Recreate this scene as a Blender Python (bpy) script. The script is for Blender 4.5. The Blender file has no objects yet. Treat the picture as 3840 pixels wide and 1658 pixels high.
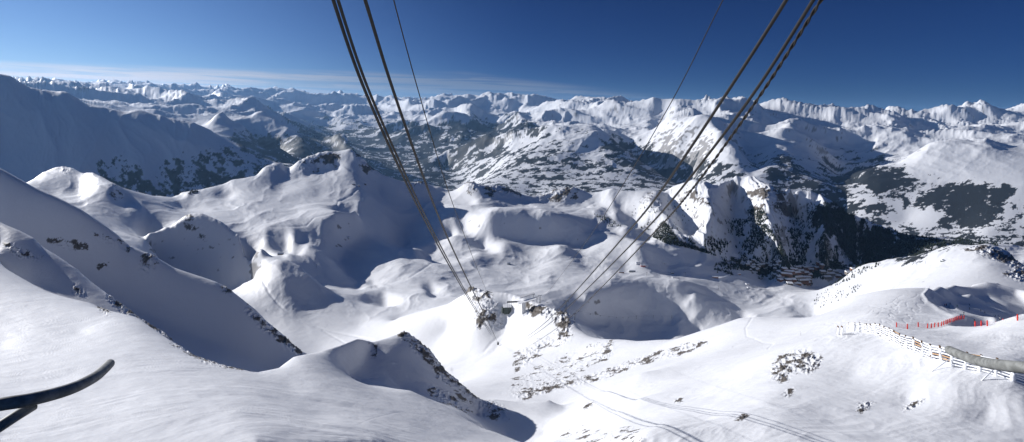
import bpy, math, random
import numpy as np
from mathutils import Vector, Matrix

# ------------------------------------------------------------------ camera
S = bpy.context.scene
C = S.collection
W0, H0, CY, ROLL = 3840.0, 1658.0, 400.0, math.radians(1.5)
FOC = W0 / (2 * math.tan(math.radians(47.5)))          # focal length in photo pixels
cam_d = bpy.data.cameras.new('camera')
cam = bpy.data.objects.new('camera', cam_d)
C.objects.link(cam)
cam_d.sensor_fit = 'HORIZONTAL'
cam_d.sensor_width = 36
cam_d.lens = 36 * FOC / W0
cam_d.shift_y = -(H0 / 2 - CY) / W0
cam_d.clip_start = 0.1
cam_d.clip_end = 200000
cam.matrix_world = Matrix.Rotation(math.radians(90), 4, 'X') @ Matrix.Rotation(ROLL, 4, 'Z')
S.camera = cam
S.render.resolution_x, S.render.resolution_y = 1024, 442
S.view_settings.view_transform = 'Standard'
S.view_settings.look = 'None'
S.view_settings.exposure = 0.22
S.view_settings.gamma = 1
S.view_settings.use_curve_mapping = False
S.cycles.max_bounces = 5
S.cycles.diffuse_bounces = 3
S.cycles.volume_bounces = 1

# ------------------------------------------------------------------ sun and sky
SUN_AZ, SUN_EL = math.radians(-63), math.radians(17.5)
sd = bpy.data.lights.new('sun', 'SUN')
sun = bpy.data.objects.new('sun', sd)
C.objects.link(sun)
sd.energy = 5.0
sd.angle = math.radians(0.5)
sd.color = (1.0, 0.975, 0.955)
LDIR = Vector((math.sin(SUN_AZ) * math.cos(SUN_EL), math.cos(SUN_AZ) * math.cos(SUN_EL), math.sin(SUN_EL)))
sun.rotation_euler = LDIR.to_track_quat('Z', 'Y').to_euler()

world = bpy.data.worlds.new('World')
S.world = world
world.use_nodes = True
nt = world.node_tree
nt.nodes.clear()
def N(t, typ, **kw):
    n = t.nodes.new(typ)
    for k, v in kw.items():
        if k.startswith('i_'):
            n.inputs[int(k[2:]) if k[2:].isdigit() else k[2:]].default_value = v
        else:
            setattr(n, k, v)
    return n
def MATH(t, op, a, b=None, c=None, clamp=False):
    n = t.nodes.new('ShaderNodeMath'); n.operation = op; n.use_clamp = clamp
    for i, s in enumerate((a, b, c)):
        if s is None: continue
        if isinstance(s, (int, float)): n.inputs[i].default_value = s
        else: t.links.new(s, n.inputs[i])
    return n.outputs[0]
def RAMP(t, x, a, b, lo=0.0, hi=1.0, smooth=True):
    n = t.nodes.new('ShaderNodeMapRange')
    n.interpolation_type = 'SMOOTHSTEP' if smooth else 'LINEAR'
    t.links.new(x, n.inputs[0])
    for i, v in enumerate((a, b, lo, hi)): n.inputs[i + 1].default_value = v
    return n.outputs[0]
def MIX(t, f, a, b, typ='MIX'):
    n = t.nodes.new('ShaderNodeMix'); n.data_type = 'RGBA'; n.blend_type = typ; n.clamp_factor = True
    for s, k in ((f, 0), (a, 6), (b, 7)):
        if isinstance(s, (int, float)): n.inputs[k].default_value = s
        elif isinstance(s, tuple): n.inputs[k].default_value = s if len(s) == 4 else (*s, 1)
        else: t.links.new(s, n.inputs[k])
    return n.outputs[2]
sky = N(nt, 'ShaderNodeTexSky', sky_type='NISHITA', sun_disc=False)
sky.sun_elevation = SUN_EL
sky.sun_rotation = SUN_AZ
sky.altitude = 3200
sky.air_density = 1.0
sky.dust_density = 0.35
sky.ozone_density = 2.5
tc = N(nt, 'ShaderNodeTexCoord')
sx = N(nt, 'ShaderNodeSeparateXYZ')
nt.links.new(tc.outputs['Generated'], sx.inputs[0])
# thin cirrus lying in a band above the horizon (a layer at 9 km seen edge-on)
zc = MATH(nt, 'MAXIMUM', sx.outputs[2], 0.012)
az = MATH(nt, 'ARCTAN2', sx.outputs[0], sx.outputs[1])
cb = N(nt, 'ShaderNodeCombineXYZ')
nt.links.new(MATH(nt, 'MULTIPLY', az, 2.8), cb.inputs[0])
nt.links.new(MATH(nt, 'ADD', MATH(nt, 'MULTIPLY', sx.outputs[2], 90.0), MATH(nt, 'MULTIPLY', az, 0.6)), cb.inputs[1])
n1 = N(nt, 'ShaderNodeTexNoise', noise_dimensions='2D')
n1.inputs['Scale'].default_value = 1.3; n1.inputs['Detail'].default_value = 9; n1.inputs['Roughness'].default_value = 0.62
n1.inputs['Distortion'].default_value = 0.35
nt.links.new(cb.outputs[0], n1.inputs['Vector'])
ztop = MATH(nt, 'ADD', sx.outputs[2], MATH(nt, 'ADD', RAMP(nt, az, -0.1, 0.42, 0.0, 0.050, False), RAMP(nt, az, -0.85, -0.1, 0.026, 0.0, False)))
band = MATH(nt, 'MULTIPLY', RAMP(nt, sx.outputs[2], -0.03, 0.0), RAMP(nt, ztop, 0.058, 0.076, 1.0, 0.0))
azf = RAMP(nt, az, 0.10, 0.48, 1.0, 0.0)
cl = MATH(nt, 'MULTIPLY', MATH(nt, 'MULTIPLY', band, azf), RAMP(nt, n1.outputs[0], 0.38, 0.58, 0.28, 1.0))
lft = RAMP(nt, az, -0.85, -0.10, 1.0, 0.0)
cf = MATH(nt, 'MULTIPLY', cl, MATH(nt, 'ADD', 0.55, MATH(nt, 'MULTIPLY', lft, 0.40)))
cloud_col = MIX(nt, lft, (4.0, 4.6, 5.8), (14.0, 13.2, 13.4))
glow = RAMP(nt, az, 0.10, -0.95, 0.0, 1.0)
skyc = MIX(nt, 1.0, sky.outputs[0], MIX(nt, glow, (0.10, 0.25, 0.60), (0.85, 1.0, 1.3)), 'MULTIPLY')
colr = MIX(nt, cf, skyc, cloud_col)
bg = N(nt, 'ShaderNodeBackground')
bg.inputs['Strength'].default_value = 0.05
nt.links.new(colr, bg.inputs[0])
wo = N(nt, 'ShaderNodeOutputWorld')
nt.links.new(bg.outputs[0], wo.inputs[0])

# ------------------------------------------------------------------ from photo pixel + distance to a point in the valley
CR, SR = math.cos(ROLL), math.sin(ROLL)
def uv_of(x, y):
    X = (np.asarray(x, float) - W0 / 2) / FOC
    Y = -(np.asarray(y, float) - CY) / FOC
    return X * CR - Y * SR, X * SR + Y * CR
def pix_of(u, v):
    X = u * CR + v * SR
    Y = -u * SR + v * CR
    return X * FOC + W0 / 2, CY - Y * FOC
def P3(x, y, d):
    u, v = uv_of(x, y)
    return Vector((float(u) * d, d, float(v) * d))

WA = 0.55      # weight of log distance against sideways angle
ctrl = []      # (x, y, d)
soft = []
def dens(pts, step=16.0):
    out = [pts[0]]
    for a, b in zip(pts[:-1], pts[1:]):
        la, lb = math.log(a[2]), math.log(b[2])
        L = math.hypot(b[0] - a[0], (lb - la) * WA * FOC)
        n = max(1, int(L / step))
        for i in range(1, n + 1):
            t = i / n
            out.append((a[0] + (b[0] - a[0]) * t, a[1] + (b[1] - a[1]) * t, math.exp(la + (lb - la) * t)))
    return out
def line(pts, back=None, step=16.0):
    p = dens(pts, step)
    ctrl.extend(p); soft.extend([0.002] * len(p))
    if back:
        f, dy = back
        q = [(x, y + dy, d * f) for x, y, d in (p if step < 11 else p[::2])]
        ctrl.extend(q); soft.extend([0.012] * len(q))
def pts(*a): ctrl.extend(a); soft.extend([0.015] * len(a))

# ---- beneath and just around the viewpoint
for x in range(-900, 4801, 300): pts((x, 3400, 12))
line([(-900,1950,32),(0,1900,52),(960,1900,60),(1500,1900,80),(2100,1880,70),(2600,1850,48),(3200,1850,38),(3840,1850,40),(4700,1850,42)], step=60)
line([(-900,1600,45),(0,1658,82),(480,1658,80),(960,1658,78),(1400,1658,95),(1700,1658,135),(1900,1665,155),(2000,1668,160),(2100,1658,135),(2400,1658,61),(3000,1658,56),(3840,1658,63),(4700,1658,64)], step=50)
pts((0,1300,215),(300,1450,125),(600,1500,105),(900,1550,94),(1200,1560,115),(-500,1300,250),(300,1250,230),(600,1330,175),(900,1450,128),(1100,1450,150))
# left slope crest, then the spur with its rock tooth
line([(-900,700,640),(-500,800,600),(0,989,520),(41,1036,480),(136,1084,430),(225,1125,385),(368,1152,330),(409,1180,315),(532,1203,275),(586,1248,255),(682,1309,222),(757,1358,205),(852,1381,188),(960,1398,175)], (1.13, 80))
line([(960,1398,175),(1042,1384,185),(1096,1343,196),(1192,1323,212),(1342,1277,242),(1396,1282,258),(1451,1268,270),(1516,1244,290),(1535,1262,295),(1553,1275,297),(1615,1315,295),(1649,1364,290),(1683,1404,285),(1730,1439,282),(1771,1480,280)], (1.15, 100))
line([(1396,1282,258),(1360,1340,240),(1311,1411,218),(1345,1440,208),(1420,1450,203),(1540,1466,200),(1642,1514,195),(1710,1548,190),(1812,1609,182),(1920,1648,175)])
line([(1450,1400,236),(1500,1460,226),(1600,1490,224),(1700,1530,224),(1800,1590,212)])
line([(1790,1560,262),(1880,1572,258),(1950,1566,258),(2030,1562,256)])
line([(1900,1630,238),(1980,1630,236),(2040,1626,232)])
line([(1850,1695,205),(1950,1705,200),(2030,1705,195)])
line([(1850,1496,302),(1960,1508,302),(2060,1500,302)])
line([(2130,1658,150),(2150,1600,190),(2110,1560,240),(2120,1530,290)])
line([(2084,1534,320),(2145,1500,330),(2220,1466,335),(2290,1430,340),(2420,1385,340),(2568,1343,345),(2640,1300,360)], step=40)
pts((2400,1500,140),(2400,1400,230),(2600,1500,116),(2600,1400,200),(2880,1500,81),(3200,1400,101),(3400,1500,82),(3100,1600,66),(3700,1550,73),(2640,1580,80))
# right shoulder with the fence
FENCE = [(3179,1245,138),(3203,1243,136),(3222,1243,135),(3240,1244,134),(3252,1247,133),(3266,1249,131),(3284,1255,129),(3302,1259,126),(3318,1271,122),(3337,1279,118),(3355,1289,114),(3377,1303,110),(3399,1314,106),(3428,1326,102),(3460,1336,98),(3492,1348,95),(3528,1358,92),(3569,1371,89),(3622,1384,87),(3675,1395,85),(3735,1410,83),(3798,1430,81),(3865,1452,80),(3935,1475,79)]
line([(2700,1420,145),(2880,1336,140),(2982,1302,138),(3139,1252,138)] + FENCE + [(4300,1600,76)], step=30)
pts((3500,1232,185),(3840,1330,100),(3700,1300,112),(3600,1262,140),(3490,1217,205),(3615,1192,235),(3680,1224,160),(3840,1182,150),(4200,1150,150),(4300,1400,100))
pts((2880,1290,260),(3064,1255,230),(3273,1175,240),(2900,1230,330),(3150,1250,190),(2720,1300,300))
line([(2779,1193,450),(2880,1192,440),(3064,1194,390),(3150,1150,420),(3180,1120,445),(3280,1105,445),(3466,1081,430),(3494,1087,420)], (1.22, 140))
line([(2227,1272,750),(2302,1275,650),(2397,1282,580),(2534,1274,500),(2602,1251,480),(2670,1231,470),(2725,1220,460),(2752,1203,455),(2779,1193,450)], (1.2, 120))
line([(1758,1077,1100),(1812,1098,1050),(1915,1105,1020),(1980,1125,980),(2060,1150,930),(2145,1185,880),(2180,1240,810),(2227,1272,750)], (1.12, 60))
line([(1500,1190,1350),(1553,1173,1300),(1620,1155,1240),(1683,1139,1190),(1744,1105,1120),(1758,1077,1100)], (1.06, 18))
pts((1951,1290,850),(2060,1290,780),(1868,1284,920),(1751,1343,900),(1650,1330,1000),(1560,1290,1100),(1640,1240,1130),(1700,1200,1130),(1830,1380,720),(2000,1400,580),(2150,1350,600),(1700,1440,700),(1850,1440,470),(1500,1350,1050),(1900,1200,985),(2300,1340,500),(2450,1320,450))
# right hollow and knoll behind the nets
line([(3494,1087,470),(3514,1070,560),(3562,1036,640),(3630,1040,700),(3698,1026,740),(3739,1036,760),(3800,1064,720),(3840,1084,690),(4300,1180,600)], (1.2, 80))
pts((3660,1122,600),(3800,1180,450),(3830,1190,290),(3700,1200,345),(3570,1165,345),(3580,1135,470),(3740,1135,600),(3840,1150,590))
line([(3494,1087,400),(3470,1110,350),(3500,1145,310),(3560,1180,260),(3615,1190,235)], step=30)
line([(3540,1120,400),(3600,1165,320),(3680,1195,270)], step=30)
# lit ridge on the right (trees on its flank)
line([(3064,1230,2150),(3100,1150,2080),(3150,1080,2250),(3207,1012,2800),(3289,989,2600),(3371,972,2400),(3466,958,2150),(3528,941,2000),(3596,917,1870),(3650,920,1850),(3698,915,1850),(3753,934,1800),(3787,948,1750),(3814,982,1700),(3840,1002,1650),(4300,1080,1500)], None)
line([(3207,1012,2800),(3289,989,2600),(3371,972,2400),(3466,958,2150),(3528,941,2000),(3596,917,1870),(3650,920,1850),(3698,915,1850),(3753,934,1800),(3787,948,1750),(3840,1002,1650),(4300,1080,1500)], (1.12, 60))
pts((3300,1080,1800),(3450,1050,1500),(3550,1000,1550),(3700,990,1400),(3840,1060,1200),(3250,1120,1750),(3150,1150,1850),(3400,1110,1200))
# big shadowed ridges on the left
line([(-900,430,1250),(-500,500,1180),(0,641,1100),(63,675,1095),(126,710,1090),(214,748,1082),(302,792,1074),(378,842,1067),(441,886,1060),(477,924,1056),(566,958,1048),(655,1009,1040),(811,1060,1025),(866,1091,1020),(960,1164,1010),(1001,1207,1005),(1069,1261,998),(1110,1302,990),(1158,1333,980)], (1.10, 50), 9)
line([(-900,900,1080),(0,930,1005),(300,1040,985),(500,1150,960),(700,1240,930),(850,1300,905),(950,1360,885),(1050,1420,865)], None, 12)
line([(-900,600,720),(0,839,650),(63,861,642),(126,892,636),(157,927,630),(205,955,624),(286,1009,612),(341,1057,600),(409,1105,588),(477,1159,575),(532,1200,565),(614,1248,552),(655,1282,545),(700,1330,535)], (1.10, 50), 9)
line([(-900,860,640),(0,970,598),(200,1080,568),(350,1170,540),(500,1260,515),(650,1350,495)], None, 12)
# foothills behind them
line([(-900,820,2500),(0,720,2750),(101,685,2900),(157,653,3100),(208,631,3180),(245,623,3200),(277,628,3180),(315,648,3100),(352,650,3000),(409,678,2900),(441,700,2800),(504,726,3000),(567,741,3200),(623,749,3400),(661,743,3500),(680,722,3500),(755,713,3550),(806,700,3600),(881,675,3700),(960,658,3800),(998,622,4000),(1029,608,4100),(1054,606,4100),(1076,622,4080)], (1.08, 60))
line([(422,708,2720),(385,740,2580),(352,767,2450),(308,785,2350)])
pts((250,760,2450),(400,860,2100),(500,800,2500),(550,900,2000),(460,760,2650),(600,790,2700),(500,900,1900),(200,730,2700),(300,720,2800),(350,820,2200))
# dark knoll
line([(560,885,2200),(608,860,2250),(661,820,2280),(692,804,2300),(755,798,2320),(806,820,2290),(850,842,2260),(894,877,2220),(925,960,2140),(943,1040,2040)], (1.06, 22))
line([(560,960,2180),(640,1000,2140),(700,1030,2120),(800,1060,2080),(890,1070,2050)])
# main peak and its lit slope
line([(1076,640,4000),(1117,603,4050),(1149,590,4100),(1193,571,4200),(1262,571,4250),(1313,560,4200),(1338,578,4150),(1363,603,4100),(1394,628,4120),(1438,634,4200),(1495,641,4300),(1539,653,4400),(1590,666,4450),(1652,685,4500),(1690,697,4400),(1728,685,4300),(1766,682,4300),(1810,697,4400),(1854,697,4450),(1920,704,4500),(1995,713,4500),(2065,697,4600),(2109,693,4600),(2159,697,4600),(2197,707,4600),(2298,704,4500),(2361,713,4400),(2424,713,4350),(2487,722,4400),(2537,704,4300),(2600,678,4200),(2644,682,4180),(2694,697,4180),(2732,678,4300),(2789,666,4300),(2827,664,4250),(2880,690,4100),(2918,722,4000),(2956,716,4000),(3044,722,4000),(3088,735,3950),(3119,754,3900),(3157,785,3850),(3207,811,3800),(3258,830,3800),(3321,852,3800),(3415,874,3900),(3509,892,4000),(3640,915,4000),(4300,1000,4000)], (1.09, 80), 10)
line([(1313,560,4200),(1311,600,4060),(1318,640,3920),(1340,690,3700),(1350,740,3450),(1340,790,3150),(1300,830,2950)])
line([(1370,650,4000),(1420,720,3900),(1440,770,3650),(1430,830,3300),(1400,880,3000)])
line([(1193,640,3980),(1262,635,4000),(1120,665,3850)],step=30)
pts((1150,690,3650),(1050,700,3650),(1000,740,3300),(900,740,3300),(800,790,2950),(1100,790,2950),(950,840,2650),(700,780,3100),(1200,740,3400),(1000,900,2350),(1100,900,2350),(1250,760,3250),(850,740,3400),(1050,860,2500),(960,930,2100))
pts((1550,740,4100),(1650,770,3950),(1600,830,3650),(1550,880,3450),(1500,920,3200),(1750,750,3900),(1800,740,4000),(1900,790,3700),(1680,880,3300),(1560,790,3850),(1660,830,3500),(1700,850,3150))
# K3 hill
line([(1330,790,2950),(1256,804,2750),(1180,850,2600),(1158,900,2430),(1175,940,2270),(1200,980,2130),(1240,1030,2020),(1290,1070,1920)])
line([(1360,880,2850),(1300,930,2680),(1275,985,2480),(1300,1035,2330),(1340,1060,2230),(1400,1066,2180)])
pts((1500,1000,2350),(1600,950,2650),(1450,940,2650),(1600,1050,2150),(1450,1085,1950))
line([(1001,995,1780),(1040,974,1800),(1075,972,1800),(1130,1000,1780),(1165,1036,1740),(1200,1075,1700)],(1.07,20))
pts((1060,1050,1660),(1010,1090,1620),(1150,1140,1590),(1300,1160,1580),(960,1250,1400),(1200,1300,1300),(1350,1220,1450),(1450,1200,1420),(1000,960,2050),(1350,1100,1780),(1550,1120,1700))
# cirque and shadowed hollow in the middle
line([(1950,745,4350),(2040,755,4330),(2109,752,4350),(2200,760,4300),(2300,755,4250)])
line([(1780,815,3350),(1840,800,3300),(1900,800,3280),(2000,812,3260),(2070,818,3260),(2120,822,3300),(2165,850,3250)])
line([(1820,890,3130),(1880,895,3130),(1960,900,3130),(2080,910,3120),(2180,914,3130),(2215,907,3150)])
pts((2100,790,3900),(1900,775,3900),(2300,800,3850),(1900,915,2950),(2100,925,2900),(2300,905,3050),(2380,905,3050),(2350,860,3350),(2250,850,3450),(2400,930,2850),(1760,900,2900))
# ridges on the right of the centre
line([(2430,713,4380),(2440,735,4180),(2438,761,4000),(2468,796,3760),(2501,816,3640),(2531,856,3480),(2556,885,3330)])
line([(2510,735,4330),(2535,785,4100),(2570,850,3850),(2600,905,3560)])
line([(2601,678,4250),(2619,690,4120),(2642,723,3930),(2645,748,3800),(2662,791,3620),(2667,814,3540),(2655,850,3400),(2640,900,3240)])
line([(2730,718,4340),(2770,770,4130),(2745,830,3900),(2770,890,3650),(2800,950,3400)])
line([(2827,664,4280),(2878,700,3980),(2873,741,3780),(2876,766,3690),(2873,801,3560),(2890,850,3420),(2930,920,3260),(2950,975,3160)])
line([(2940,760,4150),(2990,830,3900),(3030,900,3640),(3060,955,3430)])
line([(3044,722,4060),(3075,800,3740),(3090,880,3480),(3100,950,3290)])
pts((2330,765,4230),(2380,830,3880),(2440,890,3500),(3170,850,3880),(3210,930,3720))
line([(2450,920,3100),(2560,925,3180),(2700,965,3230),(2800,988,3260),(2950,998,3340),(3100,1000,3400),(3207,990,3480),(3258,985,3550)],step=30)
pts((3250,930,3700))
pts((2900,1015,3200),(3000,1030,3200),(3100,1020,3250),(2950,1070,2950),(2800,1060,2850),(2650,1000,2950),(2500,1020,2750),(2650,1080,2550),(2350,1000,2700),(2200,1000,2650),(2000,1000,2650),(1850,1000,2600),(1700,1000,2450),(1900,1080,2150),(2050,1100,2050),(2800,1150,2350),(2950,1150,2300),(2550,960,2980))
line([(2200,1120,2050),(2280,1098,2180),(2356,1064,2320),(2424,1053,2380),(2534,1062,2350),(2580,1110,2240)])
line([(2200,1190,2000),(2300,1190,2090),(2400,1200,2150),(2520,1200,2160),(2620,1215,2060),(2720,1200,2040)])
pts((2400,1300,1800),(2650,1290,1800),(2800,1260,1900),(2200,1260,1500),(2000,1180,1700),(1750,1130,1600))
# ---------------- far country
line([(-900,160,6500),(-500,200,6800),(0,283,7300),(37,292,7350),(75,311,7400),(112,332,7450),(160,346,7500),(209,351,7600),(231,350,7600),(261,357,7650),(291,374,7700),(321,398,7700),(354,406,7750),(410,415,7800),(462,423,7900),(522,419,8000),(559,426,8000),(615,438,8050),(671,447,8100),(727,460,8150),(783,482,8200),(820,508,8200),(876,534,8150),(913,549,8100),(960,585,8000)], (1.12, 40), 9)
line([(-900,760,5400),(0,760,5600),(250,770,5800),(450,800,6000),(620,810,6150),(800,770,6300),(950,720,6500),(1100,690,6600)],step=40)
pts((300,540,6700),(500,620,6750),(0,520,6500),(700,660,6900),(850,680,7000),(-400,500,6200))
line([(1000,600,7900),(1100,640,7600),(1300,680,7300),(1500,740,7000)],step=40)
line([(960,440,14500),(985,437,14500),(1040,462,14000),(1100,490,13500),(1136,508,13000),(1180,560,11500)],(1.1,30))
line([(779,478,11000),(800,450,11500),(835,433,12000),(850,452,11800),(905,480,12000),(945,510,12000),(980,560,11000)],(1.1,30))
line([(960,400,19000),(1073,452,18500),(1212,502,17500),(1312,546,15500),(1363,590,13500),(1438,634,12000),(1520,665,10500)],(1.06,15))
pts((1250,640,9000),(1150,600,10000),(1400,690,9000))
line([(1770,715,13000),(1750,690,14500),(1700,640,16500),(1600,605,18300),(1500,578,20000),(1400,545,22000),(1300,515,24500),(1200,485,27000)],step=40)
line([(1550,700,8500),(1800,740,8500),(2200,760,9000),(2600,760,9000),(2900,780,8500)],step=60)
line([(1860,560,17000),(1920,521,16500),(1995,507,16000),(2069,490,15500),(2144,479,15200),(2203,467,15000),(2237,479,14800),(2274,499,14400),(2330,560,13500),(2400,610,12800),(2500,670,12000),(2560,700,11500)],(1.07,25))
line([(1600,600,17300),(1700,575,17200),(1800,545,17200),(1860,530,17000)],(1.1,10))
pts((2000,640,12000),(1850,660,12500),(2200,620,12300),(2350,680,11000),(2000,720,10500))
line([(2330,540,16500),(2430,610,14500),(2500,650,13500)],step=40)
line([(2472,500,15500),(2535,462,14800),(2613,449,14300),(2665,466,13600),(2700,505,12600),(2740,544,11900),(2774,588,11200),(2815,648,10500)])
pts((2640,650,11200),(2520,550,14000))
line([(2760,500,14500),(2800,570,13000),(2840,650,11500)],step=30)
line([(2962,469,15000),(3000,505,14300),(3029,536,13600),(3059,573,12900),(3089,603,12300),(3111,641,11700),(3130,700,11000)])
pts((2900,560,12500),(2880,640,10500),(2920,500,14300))
line([(3080,520,15800),(3120,590,14200),(3150,660,12800)],step=30)
pts((3000,660,10500),(3080,700,9800),(2960,720,9500))
line([(3309,618,11500),(3372,607,11300),(3439,574,11200),(3484,548,11200),(3521,540,11200),(3581,537,11200),(3655,544,11100),(3700,529,11100),(3775,548,11000),(3840,545,11000),(4400,500,11000)],(1.12,12))
line([(3180,640,10800),(3300,640,10500),(3400,660,10000),(3550,690,9400),(3700,695,9000),(3840,690,8800),(4400,700,8500)],step=40)
pts((3300,700,9600),(3200,760,9200),(3150,800,9000),(3500,760,8600),(3840,800,7600),(3400,820,8200),(3600,850,7400),(3840,900,6200),(3700,870,6600),(3300,860,7600),(4300,850,6500))
line([(3338,475,17500),(3360,500,16500),(3376,518,15500),(3400,560,14000)],step=30)
line([(3353,428,21000),(3400,465,19500),(3450,500,18000),(3480,520,17000)],step=30)
line([(2826,413,19000),(2850,450,18000),(2880,500,17000)],step=30)
line([(2450,385,21000),(2472,430,19500),(2500,470,18000)],step=30)
line([(2530,391,19500),(2560,430,18500),(2590,445,17500)],step=30)
line([(1269,430,30000),(1333,415,30500),(1407,419,30500),(1497,408,30500),(1541,406,30000)],(1.08,8))
line([(1600,466,25000),(1635,445,25000),(1668,427,25200),(1724,412,25500),(1757,400,26000),(1790,440,25000),(1830,480,23000)],(1.08,12))
pts((1450,500,24500),(1550,520,22500),(1650,520,21500),(1750,500,21500),(1500,470,27000),(1350,470,27500),(1900,470,22000))
SKY = [(0,245,0),(300,245,0),(320,238,0),(430,262,0),(560,243,0),(650,250,0),(720,250,0),(820,268,0),(900,245,0),(1040,222,0),(1100,222,0),(1180,240,0),(1250,262,0),(1350,285,0),(1410,295,0),(1490,265,0),(1560,270,0),(1590,262,0),(1740,262,0),(1800,265,0),(1880,260,0),(1960,257,0),(2050,270,0),(2130,285,0),(2200,262,0),(2260,270,0),(2350,280,0),(2420,300,0),(2500,305,0)]
SKY = [(x / 2.683, 240 + y / 2.683, 44000) for x, y, _ in SKY]
s1 = [(0,130),(90,125),(180,118),(250,135),(330,140),(400,150),(480,143),(560,160),(640,170),(720,172),(780,180),(850,175),(930,195),(1000,190),(1110,187),(1150,200),(1200,225),(1260,220),(1320,215),(1440,188),(1500,200),(1560,205),(1610,210),(1680,205),(1750,210),(1850,205),(1960,200),(2050,210),(2150,215),(2250,215),(2390,205),(2450,205)]
SKY += [(960 + x / 2.683, 300 + y / 2.683, 44000 - 8000 * x / 2576) for x, y in s1]
s2 = [(0,80),(65,68),(130,90),(200,100),(300,98),(420,100),(540,102),(640,108),(730,125),(800,135),(870,120),(950,128),(1000,140),(1100,93),(1180,130),(1260,145),(1340,115),(1410,93),(1470,115),(1540,120),(1590,105),(1650,110),(1700,135),(1760,150),(1850,150),(1920,135),(1990,150),(2080,160),(2200,165),(2330,155),(2450,155),(2520,150)]
SKY += [(1920 + x / 2.683, 350 + y / 2.683, 36000 - 14000 * min(1, x / 1400) + (6000 if 1760 < x < 2400 else 0)) for x, y in s2]
s3 = [(0,85),(90,90),(170,110),(240,105),(320,115),(400,120),(470,130),(545,112),(600,140),(700,150),(800,157),(830,175),(900,190),(990,165),(1040,195),(1080,205),(1150,185),(1220,150),(1270,130),(1330,150),(1380,185),(1440,185),(1500,178),(1600,180),(1680,165),(1750,135),(1790,150),(1850,120),(1930,95),(1990,72),(2040,105),(2080,120),(2140,90),(2200,77),(2280,100),(2320,85),(2400,115),(2470,95),(2576,88)]
SKY += [(2880 + x / 2.683, 380 + y / 2.683, 24000) for x, y in s3] + [(4300, 415, 24000)]
SKY = [(-900, 340, 44000)] + SKY
line(SKY, (1.15, 22), step=8)
for x in range(-900, 4801, 300): pts((x, 400 + 0.026 * (x - 1920), 70000))

ctrl = np.array(ctrl, float)
cu, cv = uv_of(ctrl[:, 0], ctrl[:, 1])
cw = np.log(ctrl[:, 2]) * WA
# drop near-duplicates
key = np.round(np.stack([cu / 0.004, cw / 0.004], 1)).astype(int)
_, keep = np.unique(key, axis=0, return_index=True)
cu, cv, cw, cs_ = cu[keep], cv[keep], cw[keep], np.array(soft)[keep]
print('control points', len(cu))
BETA = 0.8
n = len(cu)
A = ((cu[:, None] - cu[None]) ** 2 + (cw[:, None] - cw[None]) ** 2 + cs_[None] ** 2) ** (BETA / 2)
Pm = np.stack([np.ones(n), cu, cw], 1)
M = np.zeros((n + 3, n + 3)); M[:n, :n] = A - np.eye(n) * 0.0006; M[:n, n:] = Pm; M[n:, :n] = Pm.T
sol = np.linalg.solve(M, np.concatenate([cv, np.zeros(3)]))
UMAX, WMIN, WMAX = 1.42, math.log(12.0), math.log(68000.0)
GU, GW = 620, 900
gu = np.linspace(-UMAX, UMAX, GU)
gw = np.linspace(WMIN, WMAX, GW)
base = np.empty((GW, GU), np.float32)
cu32, cw32, s32 = cu.astype(np.float32), cw.astype(np.float32), sol[:n].astype(np.float32)
dx2 = (gu.astype(np.float32)[:, None] - cu32[None]) ** 2 + (cs_.astype(np.float32) ** 2)[None]
for j in range(GW):
    r = np.exp(np.float32(BETA / 2) * np.log(dx2 + (np.float32(gw[j] * WA) - cw32)[None] ** 2))
    base[j] = r @ s32 + sol[n] + sol[n + 1] * gu + sol[n + 2] * gw[j] * WA

def bicub(g, fu, fw):
    """sample grid g (GW x GU) at float positions with cubic weights"""
    iu = np.clip(np.floor(fu).astype(np.int32), 1, GU - 3); tu = (fu - iu).astype(np.float32)
    iw = np.clip(np.floor(fw).astype(np.int32), 1, GW - 3); tw = (fw - iw).astype(np.float32)
    def wts(t):
        return (((-0.5 * t + 1) * t - 0.5) * t, (1.5 * t - 2.5) * t * t + 1, ((-1.5 * t + 2) * t + 0.5) * t, (0.5 * t - 0.5) * t * t)
    a, b = wts(tu), wts(tw)
    out = 0
    for j in range(4):
        row = 0
        for i in range(4):
            row = row + a[i] * g[iw + j - 1, iu + i - 1]
        out = out + b[j] * row
    return out
def base_at(u, w):
    return bicub(base, (u + UMAX) / (2 * UMAX) * (GU - 1), (w - WMIN) / (WMAX - WMIN) * (GW - 1))

def noise2(x, y, seed=0):
    """gradient noise, about -0.7..0.7"""
    x = x.astype(np.float32); y = y.astype(np.float32)
    xi = np.floor(x); yi = np.floor(y)
    fx = x - xi; fy = y - yi
    xi = xi.astype(np.int32); yi = yi.astype(np.int32)
    p0 = PERM[(xi + seed * 37) & 4095]; p1 = PERM[(xi + 1 + seed * 37) & 4095]
    def g(p, iy, dx, dy):
        a = PERM[(p + iy) & 4095] & 1023
        return GC[a] * dx + GS[a] * dy
    sx_ = fx * fx * fx * (fx * (fx * 6 - 15) + 10); sy_ = fy * fy * fy * (fy * (fy * 6 - 15) + 10)
    a = g(p0, yi, fx, fy); b = g(p1, yi, fx - 1, fy)
    c = g(p0, yi + 1, fx, fy - 1); d = g(p1, yi + 1, fx - 1, fy - 1)
    return (a + (b - a) * sx_) * (1 - sy_) + (c + (d - c) * sx_) * sy_
PERM = np.random.RandomState(5).permutation(4096).astype(np.int32)
GC = np.cos(np.arange(1024) / 1024 * 2 * np.pi).astype(np.float32)
GS = np.sin(np.arange(1024) / 1024 * 2 * np.pi).astype(np.float32)
def sstep(x, a, b):
    t = np.clip((x - a) / (b - a), 0, 1)
    return t * t * (3 - 2 * t)

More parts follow.
